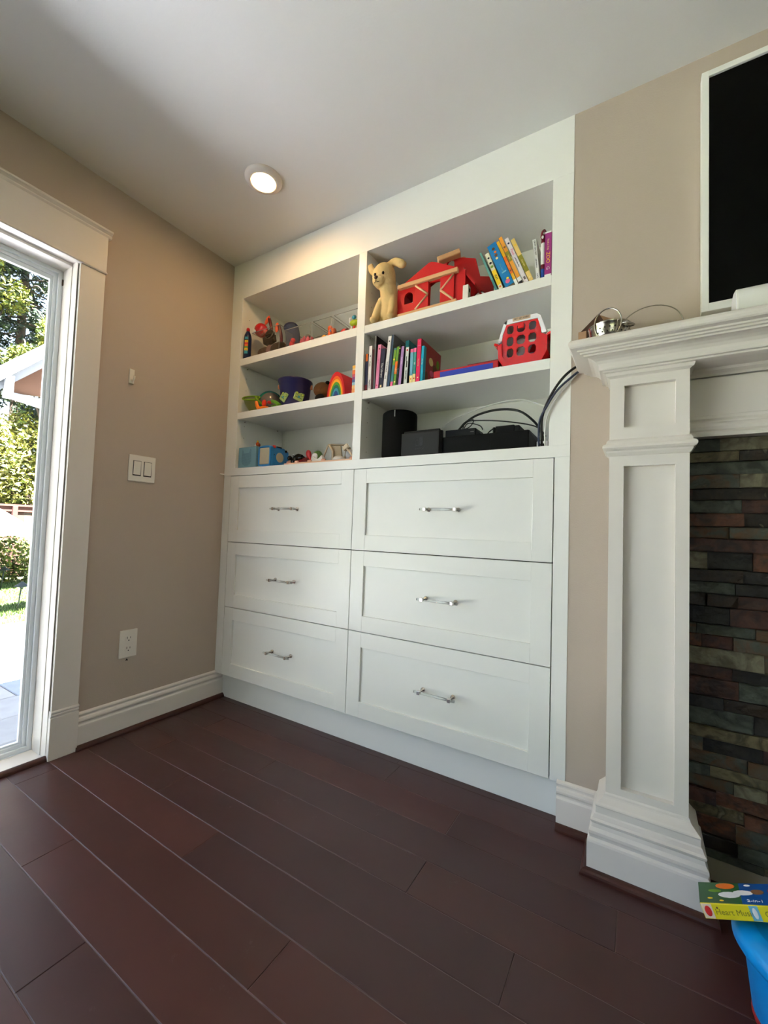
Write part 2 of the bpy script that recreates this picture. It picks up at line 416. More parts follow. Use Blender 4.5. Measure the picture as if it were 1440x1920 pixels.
# drawers
zs = [(1.2244, .8630), (.8594, .5092), (.5056, .1415)]
xsd = [(.0578, .8962), (.8994, 1.7448)]
for ci, (x0, x1) in enumerate(xsd):
    for ri, (z1, z0) in enumerate(zs):
        m = .0675
        b = MB(); pz0, pz1 = z0+.067, z1-.065
        b.box((x0, .0005, z0), (x0+m, .020, z1), WHITE, bev=.0006); b.box((x1-m, .0005, z0), (x1, .020, z1), WHITE, bev=.0006)
        b.box((x0+m, .0007, z0), (x1-m, .020, pz0), WHITE, bev=.0006); b.box((x0+m, .0007, pz1), (x1-m, .020, z1), WHITE, bev=.0006)
        b.box((x0+m-.001, .010, pz0-.001), (x1-m+.001, .020, pz1+.001), WHITE)
        d = b.build('drawer', parent=bc)
        cx = (.4925, 1.334)[ci]-(0, .001, .002)[ri]; cz = (1.043, .686, .326)[ri]; yr = -.030
        h = MB(); h.tube([(cx-.085, yr, cz), (cx+.085, yr, cz)], .0052, ACRYL, 14, sub=1)
        ho = h.build('handle_rod'); ho.parent = d
        for sx in (-.0635, .0635):
            h = MB(); mm = R(90, 'X')
            h.box((cx+sx-.0065, yr-.0075, cz-.0075), (cx+sx+.0065, yr+.0075, cz+.0075), CHROME, bev=.0018, seg=2)
            h.lathe([(.0045, 0), (.0045, .034), (.009, .0345), (.009, .040)], CHROME, 16, T(cx+sx, yr, cz) @ R(-90, 'X'))
            ho = h.build('handle_post'); ho.parent = d

# ------------------------------------------------------------------ fireplace surround
fp = thing('fireplace', 'white painted mantel and pilasters around a dark stacked slate fireplace', 'fireplace', (2.9, 0, 0))
SX0, SX1, SY = 1.9215, 2.1175, -.115
def pilaster(dx):
    b = MB()
    f = .038
    b.box((SX0+dx, SY, 0), (SX0+f+dx, 0, 1.44), TRIM); b.box((SX1-f+.006+dx, SY, 0), (SX1+dx, 0, 1.44), TRIM)
    for z0, z1 in ((0, .2375), (1.168, 1.284), (1.409, 1.44)): b.box((SX0+f+dx, SY, z0), (SX1-f+.006+dx, 0, z1), TRIM)
    b.box((SX0+f-.002+dx, SY+.019, .2), (SX1-f+.008+dx, 0, 1.42), TRIM)
    b.build('pilaster', parent=fp)
    b = MB()
    b.wrap(SX0+dx, SX1+dx, SY, .001, [(0, .218), (.003, .214), (.004, .209), (.006, .206), (.019, .193), (.0235, .189), (.025, .186), (.0235, .182), (.024, .1655), (.027, .162), (.031, .152), (.036, .147), (.0345, .142), (.0315, .138), (.034, .128), (.0395, .119), (.040, .112), (.0385, .107), (.0375, .101), (.0425, .095), (.044, .089), (.044, 0)], TRIM)
    b.build('pilaster_base', parent=fp)
    b = MB(); b.wrap(SX0+dx, SX1+dx, SY, .001, [(0, 1.198), (.003, 1.2005), (.006, 1.2055), (.0075, 1.208), (.0085, 1.213), (.014, 1.2165), (.0175, 1.2215), (.0175, 1.227), (.0145, 1.232), (.009, 1.2345), (.0075, 1.238), (.007, 1.242), (.004, 1.246), (0, 1.249)], TRIM)
    b.build('pilaster_bead', parent=fp)
    b = MB(); b.wrap(SX0+dx, SX1+dx, SY, .001, [(0, 1.434), (.004, 1.437), (.009, 1.4395), (.011, 1.445), (.012, 1.449), (0, 1.449)], TRIM)
    b.build('pilaster_neck', parent=fp)
    n = 5; b = MB(); o = .044
    prf = [(o+.0, 0)]+[(o+.0+.017*math.cos(t*PI/2/n), .019*math.sin(t*PI/2/n)) for t in range(n+1)]+[(o, .019)]
    b.wrap(SX0+dx, SX1+dx, SY, .001, prf[1:-1]+[(o, .019)], SHOE); b.build('shoe_moulding', parent=fp)
pilaster(0); pilaster(1.80)
b = MB()
CP = [(0, 1.447), (.0135, 1.449), (.0185, 1.4505), (.0195, 1.4545), (.0275, 1.4555), (.029, 1.459), (.0295, 1.466), (.032, 1.474), (.038, 1.4815), (.047, 1.487), (.057, 1.490), (.067, 1.491), (.0675, 1.4955), (.0755, 1.4965), (.076, 1.501), (.083, 1.502), (.084, 1.5065), (.0925, 1.5075), (.099, 1.5085), (.1025, 1.512), (.1045, 1.518), (.1045, 1.524), (.102, 1.5295), (.098, 1.533)]
b.wrap(SX0, SX1+1.8, SY, .0015, CP, TRIM)
b.build('mantel_shelf', parent=fp)
b = MB()
FR = [(-.03, 1.447), (-.03, 1.318), (-.034, 1.314), (-.036, 1.306), (-.032, 1.300), (-.032, 1.296), (-.040, 1.290), (-.046, 1.281), (-.045, 1.272), (-.041, 1.268), (-.046, 1.262), (-.047, 1.256), (-.047, 1.2525), (.0, 1.2525), (.0, 1.447)]
b.prism(FR, SX1-.01, SX0+1.81, TRIM, axis='x'); b.build('frieze', parent=fp)
b = MB(); b.box((SX1-.01, -.030, 1.425), (SX0+1.81, -.02, 1.447)); b.prism([(-.03, 1.43), (-.036, 1.436), (-.05, 1.441), (-.056, 1.447), (-.03, 1.447)], SX1-.01, SX0+1.81, TRIM, axis='x'); b.build('bed_moulding', TRIM, parent=fp)
# stone backing, stones
GR = mat('dark_mortar', (.10, .085, .07), .95, var=.2, scale=40)
b = MB(); b.box((SX1-.02, -.004, .0), (SX0+1.82, .0015, 1.30), GR); b.build('mortar_bed', parent=fp)
STM = []
for i, (c1, c2) in enumerate([((.31, .285, .21), (.45, .43, .34)), ((.35, .20, .11), (.20, .13, .08)), ((.29, .31, .265), (.18, .19, .155)), ((.175, .13, .085), (.09, .07, .05)), ((.28, .16, .11), (.16, .09, .07)), ((.42, .38, .27), (.24, .21, .13)), ((.13, .115, .085), (.07, .055, .045)), ((.26, .27, .225), (.32, .22, .12))]):
    m = mat('slate_%s' % 'abcdefgh'[i], c1, .55, var=0, bump=1.0, bscale=38); STM.append(m)
    m.node_tree.nodes['Bump'].inputs['Distance'].default_value = .006
    n = m.node_tree; bs = n.nodes['Principled BSDF']; tcn = n.nodes.new('ShaderNodeTexCoord'); oi = n.nodes.new('ShaderNodeObjectInfo')
    ad = n.nodes.new('ShaderNodeVectorMath'); ad.operation = 'ADD'; n.links.new(tcn.outputs['Object'], ad.inputs[0]); n.links.new(oi.outputs['Random'], ad.inputs[1])
    nz = n.nodes.new('ShaderNodeTexNoise'); nz.inputs['Scale'].default_value = 22; nz.inputs['Detail'].default_value = 7; nz.inputs['Distortion'].default_value = 1.2
    cr = n.nodes.new('ShaderNodeValToRGB'); cr.color_ramp.elements[0].position = .40; cr.color_ramp.elements[1].position = .62
    cr.color_ramp.elements[0].color = (*s2l(c1), 1); cr.color_ramp.elements[1].color = (*s2l(c2), 1)
    e = cr.color_ramp.elements.new(.72); e.color = (*s2l((.42, .39, .31)), 1) if i in (0, 5, 3) else (*s2l(c2), 1)
    n.links.new(ad.outputs[0], nz.inputs['Vector']); n.links.new(nz.outputs['Fac'], cr.inputs[0]); n.links.new(cr.outputs[0], bs.inputs['Base Color'])
rs = random.Random(11); z = 1.2515; row = 0
while z > .078:
    hgt = min(rs.choice([.030, .034, .036, .038, .040, .050]), z-.0765); x = SX1-.012-rs.uniform(0, .08)
    if hgt < .012: hgt = z-.0765
    while x < SX0+1.8:
        w = rs.choice([.07, .10, .13, .16, .19, .24]) if x < 2.5 else rs.choice([.22, .28, .34])
        xe = min(x+w, SX0+1.80); xs_ = max(x, SX1-.012)
        if xe-xs_ > .015 and not (xs_ > 2.62 and xe < 3.5 and z < .80) and not (x > 2.6 and z < .8 and x < 3.42):
            out = rs.choice([.007, .009, .012, .016, .020]); tm = (out-.005)*.28; t1, t2 = rs.uniform(-tm, tm), rs.uniform(-tm, tm)
            st = MB(); mi_ = st.mi(rs.choice(STM)); xl, xr, zt_, zb_ = xs_+.0005, xe-.0005, z-.0005, z-hgt+.0005; nx = 5
            G_ = []
            for jz in range(4):
                rw = []
                for ix in range(nx):
                    fx, fz = ix/(nx-1), jz/3; edge = ix in (0, nx-1) or jz in (0, 3)
                    px_ = xl+(xr-xl)*fx+(rs.uniform(-.0006, .0006) if 0 < ix < nx-1 else 0); pz_ = zb_+(zt_-zb_)*(fz if jz in (0, 3) else (.06 if jz == 1 else .94))
                    if ix in (0, nx-1): pass
                    py_ = -out+t1*(fx-.5)*2+t2*(fz-.5)*2+rs.uniform(-.0016, .0016)+(rs.uniform(.0008, .0030) if edge else 0)
                    rw.append(st.bm.verts.new((px_, min(py_, -.005), pz_+(rs.uniform(-.0004, .0004) if not edge else 0))))
                G_.append(rw)
            for jz in range(3):
                for ix in range(nx-1): st.bm.faces.new((G_[jz][ix], G_[jz][ix+1], G_[jz+1][ix+1], G_[jz+1][ix]))
            loop = G_[0]+[G_[1][-1], G_[2][-1]]+G_[3][::-1]+[G_[2][0], G_[1][0]]
            bk_ = [st.bm.verts.new((v_.co.x, -.002, v_.co.z)) for v_ in loop]
            for q in range(len(loop)): st.bm.faces.new((loop[q], bk_[q], bk_[(q+1) % len(loop)], loop[(q+1) % len(loop)]))
            st.build('stone', parent=fp)
        x = xe if xe < x+w-.001 else x+w
    z -= hgt; row += 1
b = MB(); b.box((2.60, -.018, .076), (3.46, -.003, .80), BLACKP, bev=.004); b.box((2.66, -.021, .13), (3.40, -.017, .74), mat('firebox_glass', (.02, .02, .02), .08, var=0)); b.build('firebox_door', parent=fp)
CREAM = mat('cream_board', (.60, .575, .50), .55, var=.03)
b = MB(); b.box((SX1-.02, -.014, 0), (SX0+1.82, .001, .0765), CREAM, bev=.001)
b.prism([(2.112, 0), (2.164, 0), (2.161, .077), (2.152, .100), (2.140, .128), (2.133, .158), (2.112, .17)], -.019, -.002, CREAM); b.build('base_strip', parent=fp)
b = MB(); b.prism([(-.014, 0), (-.03, 0), (-.028, .01), (-.022, .016), (-.014, .018)], SX1+.04, SX0+1.76, SHOE, axis='x'); b.build('shoe_moulding', parent=fp)

# ------------------------------------------------------------------ left wall fittings
PLATE = mat('switch_plate_white', (.90, .88, .84), .35, var=.01)
t = thing('light_switch', 'white double rocker light switch plate on left wall', 'light switch', (0, -.458, 1.203))
b = MB(); b.box((0, -.5195, 1.1415), (.006, -.3960, 1.2645), PLATE, bev=.0025, seg=2)
for y in (-.482, -.436):
    for z in (1.152, 1.254): b.tube([(.0055, y, z), (.0068, y, z)], .003, PLATE, 10, sub=1)
b.build('wall_plate', parent=t)
for y in (-.4825, -.4335):
    b = MB(); b.box((.005, y-.0185, 1.168), (.0072, y+.0185, 1.238), DARKGAP); b.box((.005, y-.0172, 1.169), (.0085, y+.0172, 1.237), PLATE, bev=.001, M=T(.007, y, 1.203) @ R(2.5, 'Y') @ T(-.007, -y, -1.203)); b.build('rocker', parent=t)
t = thing('power_outlet', 'white two-socket power outlet low on left wall', 'outlet', (0, -.475, .396))
b = MB(); b.box((0, -.513, .334), (.006, -.4355, .459), PLATE, bev=.0025, seg=2); b.tube([(.0055, -.4745, .396), (.0068, -.4745, .396)], .003, PLATE, 10, sub=1); b.build('wall_plate', parent=t)
for z in (.419, .373):
    b = MB(); b.lathe([(.017, 0), (.017, .0025)], PLATE, 20, T(.0055, -.4745, z) @ R(90, 'Y') @ Matrix.Diagonal((.85, 1, 1, 1)))
    b.box((.0078, -.4825, z), (.0084, -.4805, z+.010), DARKGAP); b.box((.0078, -.4685, z+.001), (.0084, -.4665, z+.009), DARKGAP)
    b.tube([(.0076, -.4745, z-.007), (.0084, -.4745, z-.007)], .0027, DARKGAP, 8, sub=1); b.build('socket', parent=t)
b = MB(); b.prism([(-.480, .318), (-.474, .320), (-.470, .316), (-.472, .325), (-.477, .3285)], .0002, .0012, DARKGAP, axis='x')
single('wall_chip', b, 'small dark paint chip on wall just below the outlet', 'paint chip')
t = thing('wall_hook', 'small white adhesive hook above the light switch', 'hook', (0, -.529, 1.62))
b = MB(); b.box((0, -.540, 1.588), (.006, -.517, 1.655), PLATE, bev=.003, seg=3); b.build('hook_plate', parent=t)
b = MB(); b.tube([(.004, -.5285, 1.606), (.014, -.5285, 1.598), (.024, -.5285, 1.606), (.027, -.5285, 1.620)], .0042, PLATE, 8); b.build('hook_arm', parent=t)
# ceiling downlight
t = thing('ceiling_downlight', 'round white recessed ceiling downlight glowing warm', 'ceiling light', (.615, -.347, H))
b = MB(); b.lathe([(.078, 0), (.0775, -.005), (.070, -.012), (.060, -.0155), (.052, -.0165), (.050, -.0145), (.050, 0)], TRIM, 48, T(.615, -.347, H-.0003), cap=False); b.build('trim_ring', parent=t)
b = MB(); b.lathe([(.0502, -.0135), (.030, -.0165), (.0005, -.0172)], mat('lamp_diffuser', (1, .9, .7), .5, var=0, emit=(1.0, .60, .24), es=25.), 40, T(.615, -.347, H)); b.build('diffuser', parent=t)

# ------------------------------------------------------------------ roof over the room (gives the eave shade)
b = MB(); b.box((-1.28, RY-.6, 2.58), (6.2, .9, 2.74), mat('roof_soffit', (.82, .78, .70), .8)); b.build('trim_1', kind='structure')
# ------------------------------------------------------------------ garden
GZ = -.5
PAV = [mat('slate_paver_%s' % c, col, .75, var=.25, scale=7, bump=1., bscale=14) for c, col in zip('abc', [(.545, .56, .59), (.57, .57, .57), (.51, .54, .58)])]
b = MB(); b.box((-5.40, -9.4, GZ-.1), (-.16, 7, GZ-.012), mat('paver_joint', (.35, .34, .33), .9))
patio = b.build('patio', kind='structure')
rp = random.Random(4)
for i in range(12):
    for j in range(27):
        x1 = -.17-.436*i; y0 = -8.6+.46*j+(.23 if i % 2 else 0)
        p = MB(); p.box((x1-.432, y0+.004, GZ-.03), (x1-.003, y0+.456, GZ-rp.uniform(0, .004)), rp.choice(PAV), bev=.006); p.build('paver', parent=patio)
b = MB(); b.box((-40, -25, GZ-.25), (-5.40, 30, GZ-.03), mat('lawn_soil', (.29, .32, .19), .95, var=.2, scale=3)); b.box((-5.40, 7, GZ-.25), (2, 30, GZ-.03)); b.box((-.16, -25, GZ-.25), (30, RY-.2, GZ-.05)); b.build('lawn_ground', kind='structure')

def leaf_cloud(mb, blobs, n, size, mats_, rng, elong=1.6, shell=.55):
    """n small leaf quads spread through ellipsoid blobs [(centre, radii)]"""
    tot = sum(r[0]*r[1]*r[2] for c, r in blobs)
    ids = [mb.mi(m) for m in mats_]
    for c, r in blobs:
        k = int(n*r[0]*r[1]*r[2]/tot)+1
        for _ in range(k):
            d = Vector((rng.gauss(0, 1), rng.gauss(0, 1), rng.gauss(0, 1))).normalized()*(shell+(1-shell)*rng.random())*rng.uniform(.85, 1.1)
            p = Vector((c[0]+d.x*r[0], c[1]+d.y*r[1], c[2]+d.z*r[2]))
            u = Vector((rng.gauss(0, 1), rng.gauss(0, 1), rng.gauss(0, .7))).normalized(); v = u.orthogonal().normalized()
            v = (v*math.cos(rng.random()*6)+u.cross(v)*math.sin(rng.random()*6)).normalized()
            s_ = size*rng.uniform(.6, 1.3)
            q = [mb.bm.verts.new(p+u*s_*elong*.5), mb.bm.verts.new(p+v*s_*.35), mb.bm.verts.new(p-u*s_*elong*.5), mb.bm.verts.new(p-v*s_*.35)]
            f = mb.bm.faces.new(q); f.material_index = rng.choice(ids)
def leafmat(n, c): return mat(n, tuple(x*.25 for x in s2l(c)), .6, var=.25, scale=.6, lin=True)
LG = [leafmat('leaf_light_a', (.50, .60, .20)), leafmat('leaf_light_b', (.66, .70, .25)), leafmat('leaf_light_c', (.33, .45, .14))]
LY = [leafmat('leaf_yellow_a', (.82, .80, .35)), leafmat('leaf_yellow_b', (.70, .70, .22)), leafmat('leaf_yellow_c', (.88, .86, .55))]
LD = [leafmat('needle_a', (.17, .29, .20)), leafmat('needle_b', (.24, .37, .21)), leafmat('needle_c', (.13, .22, .18))]
BARK = mat('bark', (.22, .18, .15), .9, var=.3, scale=10, bump=.8, bscale=25)
# conifer behind the fence
t = thing('conifer_tree', 'tall dark conifer seen through the door with hanging branches', 'tree', (-13.2, 3.0, GZ))
b = MB(); b.tube([(-13.2, 3.02, GZ), (-13.2, 3.0, 5), (-13.2, 3.02, 12)], [.19, .06], BARK, 10); b.build('trunk', parent=t)
rg = random.Random(3); b = MB()
for k in range(64):
    z_ = 4.2+k*.125; L = (2.1-(z_-4)*.14)*rg.uniform(.6, 1.05); a = k*2.4+rg.uniform(-.4, .4)
    dx, dy = math.cos(a), math.sin(a)
    b.tube([(-13.2, 3.02, z_), (-13.2+dx*L*.6, 3.02+dy*L*.6, z_-.1), (-13.2+dx*L, 3.02+dy*L, z_-.5)], [.03, .008], BARK, 5)
b.build('branch', parent=t, kind='stuff')
b = MB(); rg = random.Random(3)
for k in range(64):
    z_ = 4.2+k*.125; L = (2.1-(z_-4)*.14)*rg.uniform(.6, 1.05); a = k*2.4+rg.uniform(-.4, .4)
    dx, dy = math.cos(a), math.sin(a)
    if rg.random() < .12: continue
    leaf_cloud(b, [((-13.2+dx*L*q, 3.02+dy*L*q, z_-.18-.32*q*q), (.36, .36, .28)) for q in (.35, .65, .95)], 380, .075, LD+[LG[0]] if z_ < 6 else LD, rg, 2.2, .2)
b.build('foliage', parent=t)
def tree(name, label, c, blobs, n, size, mats_, seed, trunk=True, group=None):
    t_ = thing(name, label, 'tree' if trunk else 'shrub', (c[0], c[1], GZ), group)
    b = MB()
    top = max(q[0][2] for q in blobs)
    b.tube([(c[0], c[1], GZ-.05), (c[0]+.05, c[1]+.03, (GZ+top)/2), (c[0], c[1], top)], [.09 if trunk else .03, .02], BARK, 8)
    for cc, r in blobs[:6]:
        b.tube([(c[0], c[1], (GZ+top)*.45), (cc[0], cc[1], cc[2])], [.04 if trunk else .015, .01], BARK, 6, sub=1)
    b.build('trunk' if trunk else 'stem', parent=t_)
    b = MB(); leaf_cloud(b, blobs, n, size, mats_, random.Random(seed)); b.build('foliage', parent=t_)
# maple
tree('maple_tree', 'light green maple above the garden fence', (-12, 3.0), [((-12, 2.2, 2.5), (.9, .8, 1.0)), ((-12.2, 3.1, 3.0), (.9, .9, .9)), ((-12, 3.9, 2.4), (.9, .9, 1.1)), ((-12.3, 2.7, 1.7), (.9, 1.0, .7)), ((-12.1, 3.6, 1.5), (.8, .9, .6)), ((-12.2, 1.4, 1.6), (.8, .8, .7))], 14000, .085, LY+LG[:2], 1)
tree('broadleaf_tree', 'yellow green tree beside the conifer, its crown highest at left', (-12.6, 1.7), [((-12.6, 1.9, 8.0), (.8, .6, 1.0)), ((-12.6, 2.5, 6.9), (.6, .5, .5)), ((-12.8, 1.6, 6.6), (.7, .5, .5)), ((-12.6, 1.2, 7.4), (.8, .6, .9)), ((-12.6, 2.1, 5.2), (.5, .4, .3))], 9000, .08, LG+[LY[1]], 2)
tree('broadleaf_tree.001', 'light green tree crown just above the white patio roof', (-11.4, 3.3), [((-11.4, 2.75, 4.9), (.6, .5, .5)), ((-11.5, 3.2, 5.9), (.5, .4, .5)), ((-11.5, 2.6, 5.0), (.4, .4, .4)), ((-11.4, 3.5, 4.9), (.6, .5, .5))], 8500, .075, LG+[LY[1]], 5)
tree('dense_tree', 'dark dense tree in the far left of the garden', (-15, -.6), [((-15, -.6, 3.6), (1.6, 1.7, 2.2)), ((-15, .8, 2.4), (1.4, 1.2, 1.6)), ((-15, -2.4, 3), (1.5, 1.6, 2.2))], 15000, .12, LG+LD, 6)
tree('dense_tree.001', 'green tree behind the patio roof on the right side of the garden', (-15, 5.2), [((-15, 5.2, 3.6), (1.6, 1.3, 2.2)), ((-15.2, 3.9, 2.6), (1.2, .9, 1.5)), ((-15, 6.9, 3), (1.5, 1.4, 2.2))], 16000, .11, LG+LD, 8)
# low shrubs
for k, (x, y, sx, hz, ms) in enumerate([(-10.3, 1.3, .6, .62, LY), (-10.2, 2.25, .7, .60, LG), (-10.4, 3.2, .6, .62, LY), (-10.5, 4.2, .6, .6, LG), (-10.4, .35, .6, .6, LG)]):
    tree('shrub' if k == 0 else 'shrub.%03d' % k, ['pale yellow low shrub beneath the garden parasol', 'low green shrub left of the lawn edge light', 'pale yellow low shrub nearest the right garden side', 'low green shrub farthest right along the fence', 'low green shrub farthest left along the fence'][k], (x, y), [((x, y, .0), (sx*.8, sx, hz)), ((x+.1, y-.35, -.15), (sx*.6, sx*.6, hz*.6)), ((x+.1, y+.35, -.15), (sx*.6, sx*.6, hz*.6))], 2600, .06, ms, 20+k, False)
b = MB(); rg = random.Random(9); gi = [b.mi(leafmat('grass_a', (.45, .62, .24))), b.mi(leafmat('grass_b', (.60, .72, .34))), b.mi(leafmat('grass_c', (.33, .50, .18)))]
for _ in range(30000):
    x = rg.uniform(-10.2, -5.43); y = rg.uniform(-.2, 3.8); a = rg.uniform(0, 6.28); h_ = rg.uniform(.03, .07); w_ = .008
    p = Vector((x, y, GZ-.03)); dx = Vector((math.cos(a)*w_, math.sin(a)*w_, 0)); l = Vector((rg.gauss(0, .02), rg.gauss(0, .02), h_))
    f = b.bm.faces.new([b.bm.verts.new(p-dx), b.bm.verts.new(p+dx), b.bm.verts.new(p+l)]); f.material_index = rg.choice(gi)
b.mats  # blades
b.build('grass', None, None, 'short sunlit green lawn grass beyond the patio', 'grass', kind='stuff')
# fence
FW = [mat('fence_board_%s' % c, col, .8, var=.2, scale=6, bump=.4, bscale=30) for c, col in zip('abcd', [(.20, .115, .07), (.22, .155, .105), (.17, .09, .06), (.21, .175, .14)])]
FP = mat('fence_redwood', (.20, .07, .035), .75, var=.15)
t = thing('wooden_fence', 'orange brown board fence with top rail across the garden', 'fence', (-11.3, 2, GZ))
rg = random.Random(5)
for k in range(66):
    y = -3.4+k*.15
    b = MB(); b.box((-11.3+rg.uniform(-.006, .006), y+.003, GZ), (-11.28, y+.147, 1.19-rg.uniform(0, .02)), rg.choice(FW)); b.build('board', parent=t)
b = MB(); b.box((-11.35, -3.4, 1.23), (-11.20, 6.5, 1.28), FP); b.build('rail', parent=t)
b = MB(); b.box((-11.28, -3.4, 1.10), (-11.24, 6.5, 1.23), FP); b.build('rail', parent=t)
for y in (-2.17, -.6, .97, 2.54, 4.11, 5.68):
    b = MB(); b.box((-11.28, y-.05, GZ), (-11.17, y+.05, 1.23), FP, bev=.004); b.build('post', parent=t)
# white patio roof
PW = mat('white_fascia', (.50, .51, .52), .6, var=.03)
t = thing('patio_roof', 'white gable patio roof seen outside with brown underside', 'patio roof', (-4.9, .6, GZ))
def sl(y): return 2.78+(y-.29)*1.04
b = MB(); b.prism([(-.5, sl(-.5)), (1.7, sl(1.7)), (1.7, sl(1.7)-.17), (-.5, sl(-.5)-.17)], -4.70, -4.74, PW, axis='x'); b.build('fascia', parent=t)
b = MB(); b.prism([(-.5, sl(-.5)-.165), (1.7, sl(1.7)-.165), (1.7, sl(1.7)-.33), (.40, sl(.4)-.29), (-.5, sl(-.5)-.30)], -4.78, -4.83, PW, axis='x'); b.build('fascia', parent=t)
b = MB(); b.prism([(-.5, sl(-.5)+.02), (1.7, sl(1.7)+.02), (1.7, sl(1.7)-.05), (-.5, sl(-.5)-.05)], -4.72, -5.3, PW, axis='x'); b.build('roof_slab', parent=t)
b = MB(); b.prism([(.43, 2.56), (1.7, 2.72), (1.7, 4.0), (.43, sl(.43)-.22)], -4.95, -5.0, mat('brown_soffit', (.36, .25, .18), .8), axis='x'); b.build('gable_panel', parent=t)
b = MB(); b.box((-4.99, .40, 2.52), (-4.93, 1.7, 2.57), PW); b.build('tie_beam', parent=t)
b = MB(); b.box((-4.785, .357, 2.44), (-4.695, .437, 2.72), PW); b.build('post_stub', parent=t)
b = MB(); b.prism([(.37, 2.45), (.44, 2.50), (1.30, 2.41), (1.30, 2.33)], -4.703, -4.777, mat('grey_brace', (.46, .47, .48), .6), axis='x'); b.build('brace', parent=t)
b = MB(); b.box((-4.8, 1.28, GZ), (-4.68, 1.40, 3.5), PW); b.build('post', parent=t)
# parasol
t = thing('garden_parasol', 'low white parasol standing in the sunlit garden', 'parasol', (-9.5, 1.15, GZ))
b = MB(); b.lathe([(.012, .70), (.46, .56), (1.0, .07), (1.01, .03), (.99, .03), (.46, .52), (.012, .66)], mat('white_canvas', (.62, .62, .61), .8, var=.02), 8, T(-9.5, 1.15, .57) @ Matrix.Diagonal((1.25, 1.35, 1, 1)), smooth=False, cap=False); b.build('canopy', parent=t)
b = MB(); b.tube([(-9.5, 1.15, GZ), (-9.5, 1.15, 1.25)], .02, PW, 10, sub=1); b.build('pole', parent=t)
b = MB(); b.lathe([(.22, 0), (.2, .05), (.03, .07)], BLACKG, 16, T(-9.5, 1.15, GZ-.03)); b.build('base', parent=t)
VERD = mat('dark_bronze', (.14, .17, .17), .5, .6)
for i, (x, y) in enumerate([(-6.28, 1.155), (-9.0, 1.74)]):
    t = thing('path_light' if i == 0 else 'path_light.001', ['bronze mushroom path light standing on the near lawn edge', 'bronze mushroom path light farther back before the shrubs'][i], 'garden light', (x, y, GZ), 'garden path lights')
    b = MB(); b.tube([(x, y-.02, GZ-.03), (x, y+.015, -.1)], .010, VERD, 8, sub=1); b.build('stake', parent=t)
    b = MB(); b.lathe([(.095, .045), (.10, .05), (.03, .105), (.012, .125), (.001, .128)], VERD, 8, T(x, y+.017, -.17), smooth=False); b.lathe([(.012, 0), (.03, .05)], VERD, 10, T(x, y+.017, -.17)); b.build('cap', parent=t)

# ================================================================== books
def M3(n, c, r=.45, **k): return mat(n, c, r, **k)
PAGE = M3('book_pages', (.90, .87, .80), .8, var=.04, scale=60)
INKD = M3('ink_dark', (.10, .10, .12), .6, var=0); INKW = M3('ink_white', (.93, .93, .92), .6, var=0)
def ink(n, c): return M3(n, c, .6, var=0)
YEL = ink('print_yellow', (.96, .80, .16)); ORG = ink('print_orange', (.93, .45, .12)); GRN = ink('print_green', (.45, .62, .18)); OLV = ink('print_olive', (.55, .53, .14))
SKYB = ink('print_sky', (.45, .72, .82)); PNK = ink('print_pink', (.90, .40, .58)); BRN = ink('print_brown', (.45, .30, .18)); REDI = ink('print_red', (.80, .14, .14)); NAVI = ink('print_navy', (.12, .15, .32)); CRM = ink('print_cream', (.95, .86, .60))
def book(label, col, bx, bz, lean, h, w, dep, bands=(), texts=(), y=.012, group=None, blobs=(), cover=None):
    """upright book, spine to the room; bands [(z0,z1,mat,fx0,fx1)] as fractions of the spine"""
    key = 'cover_%02d%02d%02d' % tuple(int(c*99) for c in col)
    cm = M3(key, col, .4, var=.04, scale=30)
    bz += abs(math.sin(math.radians(lean)))*w/2+.0006
    X = T(bx, y, bz) @ R(lean, 'Y')
    t_ = thing('book', label, 'book', (bx, y, bz), group)
    b = MB(); c = .0012
    b.box((-w/2, 0, 0), (w/2, c*1.4, h), cm, bev=.0006, M=X); b.box((-w/2, 0, 0), (-w/2+c, dep, h), cm, M=X); b.box((w/2-c, 0, 0), (w/2, dep, h), cover or cm, M=X)
    b.build('cover', parent=t_)
    b = MB(); b.box((-w/2+c, c, .002), (w/2-c, dep-.003, h-.002), PAGE, M=X); b.build('pages', parent=t_)
    if bands or texts or blobs:
        b = MB()
        for q in bands:
            z0, z1, m = q[:3]; f0, f1 = (q[3], q[4]) if len(q) > 3 else (0, 1)
            b.box((-w/2+w*f0, -.0004, h*z0), (-w/2+w*f1, .0002, h*z1), m, M=X)
        for (f, zc, r, m) in blobs: b.lathe([(r, 0), (r, .0003)], m, 12, X @ T(-w/2+w*f, -.0003, h*zc) @ R(90, 'X'))
        for (tx, zc, size, m) in texts: b.text(tx, size, X @ T(0, -.0006, h*zc) @ R(90, 'X') @ R(-90, 'Z'), m)
        b.build('spine_print', parent=t_, kind='stuff')
    return t_
G1 = 'picture books on the top right shelf'; Z1 = 1.8816
def row(z): return z
book('thin teal book leaning at the left end of the top row', (.42, .66, .62), 1.528, Z1+.001, -22, .184, .008, .15, [(.0, .28, ink('print_teal', (.25, .50, .50)))], group=G1)
book('book with white and yellow animal-print spine leaning beside the thick blue book', (.90, .89, .80), 1.545, Z1+.002, -21, .168, .0155, .15, [(.12, .52, YEL)], [('PLAY', .32, .010, INKD)], group=G1, blobs=[(.5, .86, .004, INKD), (.5, .72, .005, INKD), (.5, .62, .0055, GRN), (.5, .06, .004, ORG)])
book('thick bright blue book with bees and a pink and yellow bird on its spine', (.07, .50, .76), 1.577, Z1+.003, -22.2, .198, .0345, .17, [(.30, .33, SKYB, .3, .8)], [('the book', .42, .010, SKYB)], group=G1, blobs=[(.5, .88, .006, BRN), (.55, .80, .005, ORG), (.5, .73, .006, BRN), (.45, .66, .005, CRM), (.5, .10, .009, PNK), (.6, .155, .005, YEL)])
